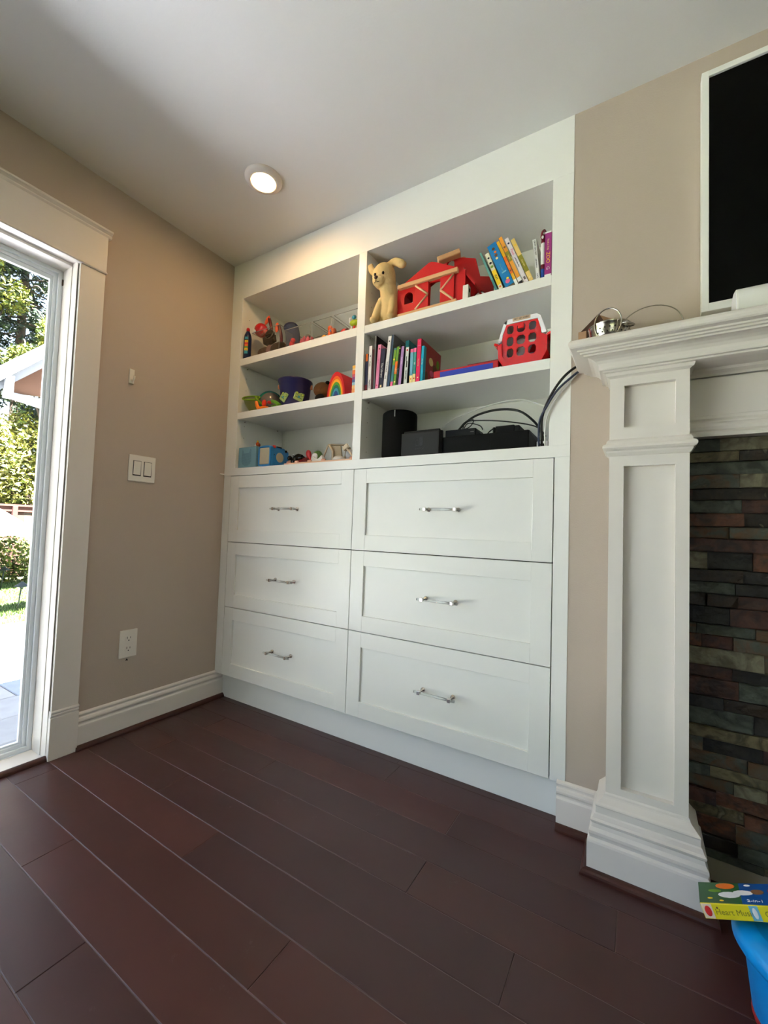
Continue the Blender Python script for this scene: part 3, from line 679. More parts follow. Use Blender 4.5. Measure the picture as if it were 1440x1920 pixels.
book('yellow book with orange middle band leaning right of the thick blue book', (.96, .73, .13), 1.604, Z1+.002, -21.8, .206, .0105, .16, [(.26, .64, ORG), (0, .12, INKW)], [('DAY OUT', .45, .007, CRM)], group=G1, blobs=[(.5, .32, .0035, BRN)])
book('golden orange book with olive band, tallest in the leaning row', (.93, .62, .20), 1.620, Z1+.002, -22.3, .221, .0125, .16, [(.48, .68, OLV), (.05, .13, INKW), (0, .05, INKD)], [('Garden', .56, .007, CRM)], group=G1, blobs=[(.5, .78, .004, BRN)])
book('white book with a pink title leaning right of the golden one', (.90, .87, .88), 1.638, Z1+.002, -22.1, .207, .0145, .16, [(.06, .12, ink('print_grey', (.45, .42, .42)), .3, .75)], [('Pinch', .68, .013, PNK), ('and the little story', .45, .006, INKD)], group=G1, blobs=[(.5, .88, .004, NAVI)])
book('cream yellow book with an olive green band, last of the leaning ones', (.93, .80, .47), 1.656, Z1+.002, -21.9, .195, .0148, .16, [(.22, .60, OLV)], [('funny tales', .42, .007, CRM)], group=G1, blobs=[(.5, .85, .004, YEL), (.5, .08, .004, CRM)])
book('thin white book with black lettering almost upright', (.90, .90, .89), 1.6795, Z1+.001, -5.9, .157, .013, .14, [], [('ON MY DAY OUT', .78, .007, INKD), ('small words here', .4, .005, INKD), ('VOICE', .1, .006, INKD)], group=G1)
book('purple book titled ZOO in yellow at right end of the top shelf', (.62, .20, .50), 1.7125, Z1, 0, .170, .0225, .16, [(0, .07, INKW), (.97, 1, INKW)], [('ZOO', .43, .018, YEL), ('Took a Trip', .72, .0085, CRM), ('G', .20, .016, INKW)], group=G1)
t = thing('toy_tube', 'maroon, white and blue bubble tube between the white book and the ZOO book', 'toy', (1.6935, .022, Z1))
MRN = M3('maroon_plastic', (.42, .13, .18), .25); BLU = M3('blue_plastic', (.10, .28, .60), .3); WLAB = M3('white_label', (.88, .88, .87), .5)
b = MB(); b.lathe([(.0075, 0), (.008, .002), (.008, .038), (.008, .0385), (.008, .055), (.008, .0555), (.008, .135), (.008, .136), (.007, .150)], seg=20, M=T(1.6935, .022, Z1+.0005), mats=[BLU, BLU, BLU, MRN, MRN, WLAB, WLAB, MRN]); b.build('bottle', parent=t)
b = MB(); b.ball((1.6935, .022, Z1+.160), (.0085, .0085, .012), MRN); b.tube([(1.687, .022, Z1+.162), (1.691, .016, Z1+.176), (1.698, .016, Z1+.182), (1.702, .022, Z1+.172)], .0042, MRN, 8); b.ball((1.6925, .0145, Z1+.158), (.004, .002, .006), WLAB); b.build('cap', parent=t)

G2 = 'books on the middle right shelf'; Z2 = 1.5803
def bk(label, col, bx, lean, h, w, dep=.17, **k): return book(label, col, bx, Z2+.001, lean, h, w, dep, group=G2, **k)
bk('thin navy book with orange top at far left of middle shelf', (.16, .17, .30), .9365, .3, .170, .014, bands=[(.80, 1, ORG, .1, .9), (0, .16, MRN)])
bk('white book with small black lettering, second from the left end', (.90, .88, .87), .955, .5, .203, .0165, texts=[('FRENCH', .14, .010, INKD), ('milk guide', .6, .006, INKD)], blobs=[(.5, .77, .003, INKD)])
bk('dark maroon book between the white and pink books', (.30, .09, .12), .9705, .8, .185, .010, dep=.17)
bk('tall grey book with black cover rising behind the pink book', (.42, .45, .46), .9815, .2, .245, .0085, cover=M3('black_cover', (.07, .07, .08), .4))
bk('pink hardback with rosy lettering on middle shelf', (.90, .55, .70), .9955, 2.6, .200, .0165, texts=[('the pink stories', .55, .008, PNK)], blobs=[(.5, .9, .004, BRN), (.5, .08, .003, REDI)])
bk('dark navy book with white script letters', (.15, .15, .24), 1.0165, 2.6, .178, .0195, texts=[('The Library', .45, .014, INKW)], bands=[(.02, .08, CRM, .3, .7)])
bk('tall white book, tallest pale spine on the middle shelf', (.89, .88, .88), 1.0375, 5.0, .227, .0165, texts=[('THE WORLD', .40, .008, INKD), ('ring', .20, .009, INKD)], blobs=[(.5, .9, .003, INKD)])
bk('tall slate blue book with grey cover behind the white spine', (.20, .30, .42), 1.0555, 4.3, .230, .0115, dep=.2, cover=M3('grey_cover', (.42, .43, .42), .5))
bk('teal and yellow green book leaning in the row', (.25, .50, .52), 1.0715, 5.0, .168, .0125, bands=[(.55, .95, GRN, .2, 1), (0, .12, PNK)], blobs=[(.5, .7, .004, YEL)])
bk('green book with orange LEO band', (.42, .62, .22), 1.086, 4.8, .172, .012, bands=[(.30, .62, ORG)], texts=[('LEO', .40, .011, CRM)], blobs=[(.5, .10, .004, CRM)])
bk('thin black book with purple foot lettering', (.06, .06, .08), 1.0985, 3.8, .176, .0085, texts=[('NO PICS', .35, .007, SKYB)], blobs=[(.5, .92, .003, CRM), (.5, .8, .003, BRN)])
bk('lilac hardback with small title', (.70, .54, .76), 1.1125, 4.2, .168, .0145, texts=[('little house', .62, .007, INKW)], cover=M3('dark_cover', (.10, .11, .14), .4))
bk('white book with black drawing and a red dot, right of the lilac book', (.84, .87, .86), 1.1405, 2.4, .159, .0165, texts=[('ELECTRIC', .24, .009, INKD)], bands=[(.45, .62, INKD, .4, .7), (.62, .75, INKD, .3, .5)], blobs=[(.5, .92, .004, REDI)], cover=M3('dark_cover', (.10, .11, .14), .4))
book('teal book standing behind, its top showing above the row', (.12, .50, .53), 1.118, Z2+.0005, 1, .212, .018, .13, y=.055, group=G2)
bk('light blue book with pink top and cream foot', (.45, .70, .82), 1.1665, 1.0, .147, .0135, bands=[(.90, 1, PNK), (0, .22, CRM)], blobs=[(.5, .12, .003, ORG)])
bk('teal book with pink top and beige foot', (.24, .58, .55), 1.1815, 1.0, .148, .0135, bands=[(.88, 1, PNK), (0, .25, CRM)], texts=[('Elf', .55, .009, INKW)], blobs=[(.5, .12, .003, REDI)])
bk('hot pink thick book with red illustrated cover facing right', (.92, .16, .38), 1.1995, 1.4, .184, .019, dep=.20, bands=[(.83, .85, PNK)], texts=[('sing along', .45, .008, CRM)], blobs=[(.5, .95, .003, PNK), (.5, .1, .003, CRM)], cover=M3('red_cover', (.66, .10, .13), .35, var=.3, scale=18))
b = MB()
XX = T(1.1995, .012, Z2) @ R(1.4, 'Y')
for (y0, z0, sy, sz, m) in [(.10, .12, .022, .018, CRM), (.14, .10, .02, .02, BRN), (.11, .07, .02, .014, PNK), (.17, .13, .016, .02, GRN), (.06, .04, .014, .026, BRN), (.12, .045, .02, .008, CRM), (.16, .06, .014, .02, NAVI)]:
    b.ball((.0098, y0, z0), (.0005, sy, sz), m, 12, M=XX)
lastbook = [o for o in bpy.data.objects if o.name.startswith('book') and o.type == 'EMPTY'][-1]
for o in bpy.data.objects:
    if o.get('label', '').startswith('hot pink thick'): lastbook = o
b.build('cover_picture', parent=lastbook)
bk('slim cyan booklet at the right end of the book row', (.10, .66, .80), 1.2165, 1.7, .150, .0115, dep=.022, texts=[('pop songs', .55, .006, INKW)])

# ================================================================== soft toys and barn
PLUSH = M3('cream_plush', (.86, .74, .52), .95, var=.06, scale=60, bump=.6, bscale=300)
PLUSHD = M3('ear_inner_plush', (.80, .64, .46), .95, bump=.5, bscale=300)
t = thing('plush_dog', 'cream plush dog sitting at left end of the top right shelf', 'plush toy', (1.03, .03, Z1))
b = MB()
b.ball((1.012, .016, 2.092), (.054, .050, .060)); b.ball((1.006, -.010, 2.062), (.034, .028, .028)); b.ball((1.030, .02, 2.065), (.038, .036, .036))
b.tube([(1.022, .03, 2.06), (1.032, .035, 2.01), (1.036, .045, 1.94)], [.036, .046], None, 16); b.ball((1.034, .035, 1.985), (.043, .042, .048)); b.ball((1.035, .05, 1.928), (.050, .05, .045))
b.tube([(1.008, .02, 1.985), (.990, .012, 1.945), (.976, .008, 1.905)], [.022, .017], None, 12); b.ball((.974, .004, 1.8975), (.020, .022, .0148))
b.tube([(1.056, .025, 1.985), (1.064, .016, 1.945), (1.062, .010, 1.905)], [.022, .017], None, 12); b.ball((1.061, .006, 1.8975), (.019, .022, .0148))
b.ball((1.000, .06, 1.902), (.026, .04, .0195)); b.ball((1.066, .06, 1.902), (.024, .04, .0195))
b.tube([(.975, .014, 2.120), (.952, .010, 2.132), (.941, .008, 2.165)], [.019, .013], None, 12, flat=.6)
b.tube([(1.040, .016, 2.138), (1.072, .012, 2.140), (1.108, .006, 2.116)], [.015, .019], None, 12)
b.ball((1.113, .005, 2.112), (.018, .015, .016))
body = b.build('body', PLUSH, parent=t)
md = body.modifiers.new('fuse', 'REMESH'); md.mode = 'VOXEL'; md.voxel_size = .0032; md.use_smooth_shade = True
sm = body.modifiers.new('soft', 'SMOOTH'); sm.iterations = 5; sm.factor = .5
GLOS = M3('glossy_black', (.03, .025, .02), .1, var=0)
for x, y, z in ((.9965, -.0330, 2.080), (1.0355, -.0290, 2.079)):
    b = MB(); b.ball((x, y, z), (.0062, .0052, .0074), GLOS, 12); b.build('eye', parent=t)
b = MB(); b.ball((1.0045, -.0380, 2.063), (.0095, .006, .0080), M3('brown_nose', (.26, .13, .10), .4), 12); b.build('nose', parent=t)
b = MB(); b.tube([(1.005, -.0385, 2.058), (1.005, -.0385, 2.048), (.999, -.037, 2.041), (.993, -.033, 2.043)], .0011, INKD, 6); b.tube([(1.005, -.0385, 2.048), (1.012, -.037, 2.041), (1.019, -.033, 2.043)], .0011, INKD, 6); b.build('mouth', parent=t)
# barn
t = thing('toy_barn', 'red wooden toy barn with light wood crossed doors and roof beams', 'toy barn', (1.24, .1, Z1))
zb = Z1
def arch(cx, z0, w, h, n=6): return [(cx-w/2, z0), (cx+w/2, z0)]+[(cx+w/2*math.cos(PI*k/n), z0+h-w/2+w/2*math.sin(PI*k/n)) for k in range(n+1)]
b = MB()
b.plate([(1.078, zb), (1.078, 2.024), (1.225, 2.097), (1.238, 2.099), (1.255, 2.093), (1.345, 2.045), (1.385, 2.028), (1.385, zb)], [[(1.234, zb+.012), (1.286, zb+.012), (1.284, 2.000), (1.278, 2.006), (1.241, 2.007), (1.235, 2.001)], arch(1.134, 1.944, .042, .051)], .030, .010, RED); b.build('front_wall', parent=t)
b = MB(); b.box((1.086, .030, 2.012), (1.365, .012, 2.029), WOODL, bev=.0012); b.build('door_rail', parent=t)
b = MB(); b.box((1.090, .014, zb), (1.362, .030, zb+.018), WOODL, bev=.0012); b.build('ground_rail', parent=t)
for x0, x1, s_ in ((1.170, 1.233, 1), (1.287, 1.348, -1)):
    b = MB(); b.box((x0, .021, zb+.018), (x1, .027, 2.012), RED, bev=.0008)
    xa, xm = (x0+.002, x1-.002) if s_ > 0 else (x1-.002, x0+.002); zm = (zb+.018+2.012)/2
    for za, zc in ((2.008, zm), (zb+.022, zm)):
        b.tube([(xa, .0200, za), (xm, .0200, zc)], .0048, M3('pale_beech', (.93, .76, .60), .5), 4, sub=1)
    b.build('barn_door', parent=t)
b = MB(); b.plate([(1.232, .0+zb), (1.232, 2.140), (1.243, 2.165), (1.270, 2.181), (1.390, 2.136), (1.412, 2.050), (1.470, 2.032), (1.470, zb)], [arch(1.275, 2.130, .036, .036), arch(1.410, 1.93, .05, .058)], .150, .010, RED); b.build('rear_wall', parent=t)
b = MB(); b.box((1.078, .040, zb), (1.086, .235, 2.020), RED); b.box((1.385, .030, zb), (1.393, .06, 2.02), RED); b.build('side_wall', parent=t)
b = MB(); b.prism([(1.393, 2.020), (1.415, 1.985), (1.432, 1.955), (1.432, 1.945), (1.39, 2.005)], .035, .15, RED); b.build('wing_roof', parent=t)
b = MB(); b.prism([(1.083, 2.028), (1.238, 2.103), (1.238, 2.095), (1.083, 2.020)], .040, .150, M3('barn_roof', (.70, .09, .10), .5)); b.prism([(1.238, 2.103), (1.385, 2.032), (1.385, 2.024), (1.238, 2.095)], .040, .15, M3('barn_roof', (.70, .09, .10), .5)); b.build('roof', parent=t)
b = MB(); b.box((1.078, .04, zb), (1.470, .235, zb+.006), BRN); b.box((1.2, .236, zb), (1.47, .242, 2.02), BRN); b.build('base_board', parent=t)
b = MB(); b.box((-.050, -.016, -.012), (.050, .016, .012), WOODL, bev=.003, M=T(1.284, .11, 2.152) @ R(-17, 'Y') @ R(18, 'Z')); b.build('ridge_beam', parent=t)
b = MB(); b.prism([(1.236, 2.13), (1.262, 2.145), (1.252, 2.158), (1.238, 2.155)], .095, .105, WOODL); b.prism([(1.300, 2.148), (1.358, 2.146), (1.332, 2.172), (1.31, 2.170)], .165, .18, WOODL); b.build('roof_block', parent=t)
b = MB(); b.box((1.391, .010, zb+.0005), (1.414, .038, 1.942), PLATE, bev=.001, M=T(0, 0, 0)); b.box((1.4135, .018, 1.915), (1.4145, .03, 1.930), DARKGAP)
single('white_block', b, 'small white block standing at right corner of the toy barn', 'block')

# ================================================================== middle right shelf: game box and pet carrier
t = thing('game_box', 'red and blue flat game box lying behind the books on middle shelf', 'game box', (1.40, .1, Z2))
REDB = M3('red_card', (.72, .12, .17), .5); BLUB = M3('blue_card', (.15, .24, .68), .5)
b = MB(); b.box((1.262, .035, Z2+.0005), (1.532, .24, Z2+.042), REDB, bev=.001); b.build('tray', parent=t)
b = MB(); b.box((1.292, .0335, Z2+.004), (1.513, .0352, Z2+.034), BLUB); b.build('front_panel', parent=t)
b = MB(); b.box((1.40, .06, Z2+.042), (1.535, .2, Z2+.056), M3('dark_red_card', (.48, .08, .11), .5), bev=.001); b.build('lid', parent=t)
b = MB(); b.box((1.29, .07, Z2+.042), (1.385, .2, Z2+.050), M3('navy_card', (.10, .14, .36), .5), bev=.001); b.build('booklet', parent=t)
b = MB()
for k in range(5): b.ball((1.528+.006*k, .018+.003*(k % 2), Z2+.005), .004, [STEEL, PLATE][k % 2], 8)
single('key_chain', b, 'tiny silver key chain beads beside the pet carrier', 'key chain')
t = thing('pet_carrier', 'red and white plastic toy pet carrier with grid door', 'toy carrier', (1.62, .1, Z2))
REDP = M3('red_shiny_plastic', (.84, .08, .08), .18, var=.02, coat=.4); WHP = M3('white_plastic', (.93, .93, .95), .3, var=.01)
zc = Z2+.0005
hx = [1.577, 1.617, 1.658]; hz = [Z2+.149, Z2+.104, Z2+.060]
def octo(cx, cz, w, h, c=.24): return [(cx-w/2+w*c, cz-h/2), (cx+w/2-w*c, cz-h/2), (cx+w/2, cz-h/2+h*c), (cx+w/2, cz+h/2-h*c), (cx+w/2-w*c, cz+h/2), (cx-w/2+w*c, cz+h/2), (cx-w/2, cz+h/2-h*c), (cx-w/2, cz-h/2+h*c)]
b = MB(); b.plate([(1.570, zc+.022), (1.668, zc+.022), (1.686, zc+.052), (1.689, zc+.130), (1.676, zc+.170), (1.562, zc+.170), (1.547, zc+.130), (1.549, zc+.052)], [octo(x, z, (.025, .031, .028)[i]*(.95, 1, 1)[j], (.032, .035, .034)[j]) for i, x in enumerate(hx) for j, z in enumerate(hz)], .034, .006, REDP); b.build('grid_door', parent=t)
b = MB(); b.box((1.606, .028, zc+.146), (1.628, .036, zc+.166), REDP, bev=.002, seg=2); b.build('latch', parent=t)
# shell rings: white top hood, red tub (hollow)
def shell(mb, pts, y0, y1, th, m):
    n = len(pts)
    for i in range(n-1):
        (a, c), (d, e) = pts[i], pts[i+1]; v = Vector((d-a, e-c)).normalized(); nn = Vector((v.y, -v.x))*th
        mb.prism([(a, c), (d, e), (d+nn.x, e+nn.y), (a+nn.x, c+nn.y)], y0, y1, m)
b = MB(); hood = [(1.520, zc+.104), (1.531, zc+.110), (1.552, zc+.178), (1.566, zc+.190), (1.672, zc+.190), (1.686, zc+.180), (1.708, zc+.114), (1.7195, zc+.108)]
shell(b, hood, .040, .225, .008, WHP); b.prism([(1.531, zc+.110), (1.552, zc+.178), (1.566, zc+.190), (1.672, zc+.190), (1.686, zc+.180), (1.708, zc+.114), (1.692, zc+.114), (1.676, zc+.172), (1.562, zc+.172), (1.545, zc+.112)][:3]+[(1.562, zc+.172), (1.545, zc+.112)], .034, .040, WHP)
b.prism([(1.552, zc+.178), (1.566, zc+.190), (1.672, zc+.190), (1.686, zc+.180), (1.676, zc+.172), (1.562, zc+.172)], .034, .040, WHP); b.prism([(1.686, zc+.180), (1.708, zc+.114), (1.692, zc+.112), (1.676, zc+.172)], .034, .040, WHP)
b.build('hood', parent=t)
b = MB(); tub = [(1.516, zc+.100), (1.531, zc+.092), (1.535, zc+.040), (1.556, zc+.004), (1.690, zc+.004), (1.712, zc+.045), (1.712, zc+.098), (1.7245, zc+.104)]
shell(b, tub, .030, .225, -.008, REDP); b.box((1.54, .218, zc+.01), (1.705, .225, zc+.16), REDP); b.box((1.558, .04, zc), (1.692, .22, zc+.008), REDP)
b.prism([(1.531, zc+.092), (1.535, zc+.040), (1.556, zc+.004), (1.572, zc+.020), (1.549, zc+.05), (1.547, zc+.100)], .028, .036, REDP)
b.prism([(1.556, zc+.004), (1.690, zc+.004), (1.670, zc+.022), (1.572, zc+.022)], .028, .036, REDP)
b.prism([(1.690, zc+.004), (1.712, zc+.045), (1.712, zc+.100), (1.690, zc+.110), (1.686, zc+.052), (1.668, zc+.020)], .028, .036, REDP)
b.build('tub', parent=t)
b = MB(); b.box((1.586, .0325, zc+.178), (1.650, .0345, zc+.1905), M3('tan_sticker', (.78, .68, .58), .5)); b.text('PET VET CARE', .0085, FRONT(1.618, .0322, zc+.1843), INKD); b.build('sticker', parent=t)
b = MB(); b.tube([(1.56, .10, zc+.02), (1.60, .12, zc+.08), (1.62, .12, zc+.12)], .02, WHP, 12); b.ball((1.64, .13, zc+.05), .035, M3('pinkish_grey_plush', (.62, .52, .54), .9)); b.ball((1.60, .12, zc+.12), .024, WHP)
single('toy_pup', b, 'white and grey toy animal inside the red pet carrier', 'toy animal')

# ================================================================== electronics on the counter
Z0 = 1.2687
BLK = M3('speaker_fabric', (.02, .022, .022), .75, var=.1, scale=200, bump=.3, bscale=500, spec=.15)
t = thing('smart_speaker', 'black cylindrical smart speaker at left in lower right compartment', 'speaker', (1.062, .115, Z0))
b = MB(); b.lathe([(.074, 0), (.078, .004), (.079, .030), (.079, .031), (.079, .205), (.077, .214), (.070, .220), (.02, .221)], BLK, 40, T(1.062, .115, Z0)); b.build('housing', parent=t)
b = MB(); b.box((1.079, .0335, Z0+.186), (1.082, .0375, Z0+.214), M3('grey_logo', (.55, .55, .55), .5)); b.build('logo_mark', parent=t)
t = thing('console_dock', 'dark grey game console dock with embossed logo beside the speaker', 'console dock', (1.212, .05, Z0))
DK = M3('dock_grey', (.145, .145, .15), .55, spec=.25); DK2 = M3('dock_grey_light', (.25, .25, .255), .5)
b = MB(); b.box((1.125, .022, Z0), (1.301, .032, Z0+.101), DK, bev=.003, seg=2); b.box((1.127, .046, Z0), (1.303, .062, Z0+.108), DK, bev=.003, seg=2); b.box((1.127, .03, Z0), (1.301, .05, Z0+.03), DK); b.build('shell', parent=t)
b = MB(); b.box((1.132, .034, Z0+.03), (1.298, .044, Z0+.112), BLACKP, bev=.002); b.build('console_slot', parent=t)
b = MB()
ring = [(-.017, -.017), (-.002, -.017), (-.002, .017), (-.017, .017)]
LOGO = M3('logo_dark', (.09, .09, .095), .4, var=0)
cx, cz_ = 1.211, Z0+.062
b.plate([(cx-.019, cz_-.013), (cx-.015, cz_-.018), (cx-.001, cz_-.018), (cx-.001, cz_+.018), (cx-.015, cz_+.018), (cx-.019, cz_+.013)], [[(cx-.0165, cz_-.012), (cx-.0135, cz_-.0155), (cx-.0035, cz_-.0155), (cx-.0035, cz_+.0155), (cx-.0135, cz_+.0155), (cx-.0165, cz_+.012)]], .0212, .001, LOGO)
b.plate([(cx+.002, cz_-.018), (cx+.014, cz_-.018), (cx+.018, cz_-.013), (cx+.018, cz_+.013), (cx+.014, cz_+.018), (cx+.002, cz_+.018)], [[(cx+.009+.004*math.cos(a*PI/4), cz_-.002+.004*math.sin(a*PI/4)) for a in range(8)]], .0212, .001, LOGO)
b.lathe([(.0035, 0), (.0035, .001)], LOGO, 12, T(cx-.010, .0222, cz_+.007) @ R(90, 'X'))
b.text('SWITCH', .0115, FRONT(cx, .0216, Z0+.030), LOGO); b.build('logo', parent=t)
t = thing('media_receiver', 'long black media receiver box on the counter', 'receiver', (1.49, .12, Z0))
b = MB(); b.box((1.306, .045, Z0+.006), (1.650, .26, Z0+.075), M3('receiver_black', (.012, .012, .014), .5, var=0, spec=.15), bev=.002); b.prism([(1.650, Z0+.006), (1.650, Z0+.075), (1.672, Z0+.035), (1.672, Z0+.006)], .05, .25, BLACKG); b.build('chassis', parent=t)
for x, y in ((1.33, .07), (1.63, .07), (1.33, .23), (1.63, .23)):
    b = MB(); b.lathe([(.012, 0), (.012, .007)], BLACKP, 14, T(x, y, Z0)); b.build('foot', parent=t)
b = MB(); b.box((1.505, .044, Z0+.012), (1.507, .0455, Z0+.07), BLACKP); b.build('front_seam', parent=t)
ZR = Z0+.0752
t = thing('streaming_box', 'slim dark streaming box on the left half of the receiver', 'streaming box', (1.35, .15, ZR))
b = MB(); b.box((1.283, .125, ZR), (1.418, .22, ZR+.048), M3('box_dark', (.11, .11, .115), .5, spec=.25), bev=.003, seg=2); b.prism([(1.418, ZR), (1.418, ZR+.046), (1.442, ZR+.018), (1.442, ZR)], .13, .215, BLACKG); b.build('housing', parent=t)
b = MB(); b.box((1.395, .1238, ZR+.032), (1.411, .1252, ZR+.034), M3('grey_logo', (.55, .55, .55), .5)); b.build('label_strip', parent=t)
t = thing('router_box', 'small black router box on the right half of the receiver', 'router', (1.55, .12, ZR))
b = MB(); b.box((1.508, .10, ZR), (1.583, .19, ZR+.038), BLACKP, bev=.002); b.box((1.497, .102, ZR), (1.506, .19, ZR+.036), BLACKG, bev=.002); b.box((1.584, .098, ZR), (1.603, .19, ZR+.034), BLACKG, bev=.002); b.build('housing', parent=t)
CB = M3('black_cable', (.05, .05, .055), .4, var=0); CW = M3('white_cable', (.85, .85, .83), .45, var=0); CG = M3('grey_blue_cable', (.22, .25, .33), .45, var=0)
def cable(label, pts, r, m, name='cable'):
    b = MB(); b.tube(pts, r, m, 10, sub=8); return single(name, b, label, 'cable')
cable('white cable arching high behind the black boxes', [(1.20, .262, Z0+.004), (1.19, .262, 1.40), (1.235, .262, 1.463), (1.34, .262, 1.50), (1.46, .25, 1.521), (1.56, .24, 1.522), (1.62, .22, 1.50), (1.69, .17, 1.456)], .0034, CW)
cable('thick black cable arching over the receiver', [(1.31, .20, ZR+.052), (1.315, .20, 1.408), (1.345, .20, 1.437), (1.40, .195, 1.464), (1.485, .19, 1.475), (1.575, .18, 1.458), (1.64, .155, 1.405), (1.68, .12, 1.345), (1.70, .09, Z0+.006)], .0048, CB)
cable('thin black cable looping low between streaming box and router', [(1.335, .19, ZR+.055), (1.352, .19, 1.437), (1.42, .19, 1.437), (1.52, .18, 1.420), (1.62, .175, 1.395), (1.665, .16, 1.37), (1.695, .12, 1.33)], .0026, CB)
cable('tangle of thin black wire on top of the streaming box', [(1.33, .17, ZR+.052), (1.345, .16, 1.418), (1.375, .155, 1.435), (1.40, .15, 1.43), (1.385, .15, 1.405), (1.355, .16, 1.40), (1.37, .17, 1.425), (1.42, .17, 1.41), (1.43, .18, ZR+.05)], .0020, CB)
cable('short black wire from router down behind the receiver', [(1.445, .17, ZR+.012), (1.46, .165, 1.375), (1.485, .15, 1.385), (1.50, .14, 1.375)], .0026, CB)
cable('black cable climbing from the counter out around the mantel end', [(1.700, .03, Z0+.005), (1.702, .01, 1.30), (1.706, -.006, 1.37), (1.730, -.016, 1.43), (1.765, -.022, 1.483), (1.80, -.022, 1.516), (1.84, -.020, 1.5365)], .0044, CB)
cable('slate blue cable beside the black one rising from the counter', [(1.690, .03, Z0+.005), (1.692, .01, 1.31), (1.698, -.006, 1.36), (1.722, -.014, 1.405), (1.757, -.020, 1.455), (1.80, -.014, 1.495), (1.855, -.008, 1.5365)], .0038, CG)
cable('white cable hanging behind the dark cables by the mantel', [(1.712, .02, Z0+.005), (1.714, .004, 1.32), (1.722, -.006, 1.37), (1.745, -.010, 1.42), (1.785, -.010, 1.470), (1.845, -.008, 1.5365)], .0026, CW)
b = MB(); b.box((1.676, .055, Z0), (1.715, .13, Z0+.03), WHP, bev=.002); b.box((1.682, .05, Z0+.008), (1.69, .056, Z0+.02), DARKGAP); b.box((1.695, .05, Z0+.008), (1.703, .056, Z0+.02), DARKGAP)
single('power_strip', b, 'white power strip end behind the rising cables', 'power strip')

# ================================================================== left column, top shelf
ZA = 1.8832
CLR = clear_mat('clear_plastic_box', (.985, .985, .98), .02, .05)
NAVYP = M3('navy_plastic', (.05, .11, .28), .3); CYAN = M3('cyan_label', (.22, .58, .70), .5)
t = thing('bubble_bottle', 'navy blue bottle with rainbow striped label at far left of the top shelf', 'bottle', (.108, .026, ZA))
b = MB(); b.lathe([(.019, 0), (.0215, .004), (.0215, .120), (.0185, .140), (.012, .155), (.009, .162)], NAVYP, 24, T(.110, .026, ZA)); b.build('body', parent=t)
b = MB(); LB = T(.110, .026, ZA) @ R(32, 'Z')
for z0, z1, m in ((.028, .046, CYAN), (.046, .060, YEL), (.060, .070, GRN), (.070, .082, ORG), (.082, .092, REDI), (.092, .104, YEL), (.104, .110, INKD), (.110, .124, CYAN)):
    b.box((-.009, -.0225, z0), (.009, -.0185, z1-.0008), m, M=LB)
for z0 in (.050, .096): b.box((-.005, -.0229, z0), (.006, -.0225, z0+.002), INKD, M=LB)
b.build('label', parent=t)
b = MB(); b.lathe([(.0095, .160), (.0095, .176), (.006, .182)], M3('red_cap', (.75, .08, .10), .3), 16, T(.110, .026, ZA)); b.build('cap', parent=t)
def bin_(label, x0, x1, y0, y1, z0, h, name='storage_bin', group='clear storage bins on the top left shelf'):
    t_ = thing(name, label, 'bin', ((x0+x1)/2, (y0+y1)/2, z0), group)
    th = .0022
    b = MB(); b.box((x0, y0, z0), (x1, y1, z0+th), CLR); b.build('bottom', parent=t_)
    for a, c in (((x0, y0, z0), (x1, y0+th, z0+h)), ((x0, y1-th, z0), (x1, y1, z0+h)), ((x0, y0, z0), (x0+th, y1, z0+h)), ((x1-th, y0, z0), (x1, y1, z0+h))):
        b = MB(); b.box(a, c, CLR); b.build('side', parent=t_)
    b = MB(); r_ = .0016; RM = M3('clear_rim', (.80, .80, .78), .15, trans=.6)
    b.tube([(x0, y0, z0+h), (x1, y0, z0+h), (x1, y1, z0+h), (x0, y1, z0+h)], r_, RM, 6, closed=True, sub=1); b.tube([(x1, y0, z0), (x1, y0, z0+h)], r_*.8, RM, 6, sub=1); b.build('rim', parent=t_)
    return t_
bin_('tall clear bin holding dark toys beside the navy bottle', .136, .352, .032, .20, ZA, .150)
BT = M3('black_gadget', (.04, .03, .03), .2); OTIP = M3('orange_tip', (.92, .38, .22), .4); DRED = M3('dark_red_plastic', (.38, .06, .06), .35); BRWN = M3('brown_toy_plastic', (.22, .15, .10), .5)
t = thing('toy_ball', 'shiny red and white toy ball resting in the tall clear bin', 'toy ball', (.175, .07, ZA+.15))
b = MB(); b.ball((.172, .065, ZA+.172), .0385, M3('glossy_red', (.75, .05, .06), .08, coat=.5), 28); b.build('shell', parent=t)
b = MB(); b.ball((.158, .034, ZA+.160), (.013, .007, .009), WHP, 14); b.build('white_band', parent=t)
t = thing('toy_camera', 'black toy camera with round lens lying on top in the tall bin', 'toy camera', (.25, .07, ZA+.1))
b = MB(); b.box((-.04, -.02, -.022), (.032, .02, .022), BT, bev=.004, M=T(.235, .075, ZA+.112) @ R(-14, 'Y')); b.build('body', parent=t)
b = MB(); b.lathe([(.026, 0), (.027, .004), (.027, .018), (.024, .022)], BT, 24, T(.262, .058, ZA+.120) @ R(75, 'X')); b.lathe([(.0285, .012), (.0285, .016)], CHROME, 24, T(.262, .058, ZA+.120) @ R(75, 'X')); b.build('lens', parent=t)
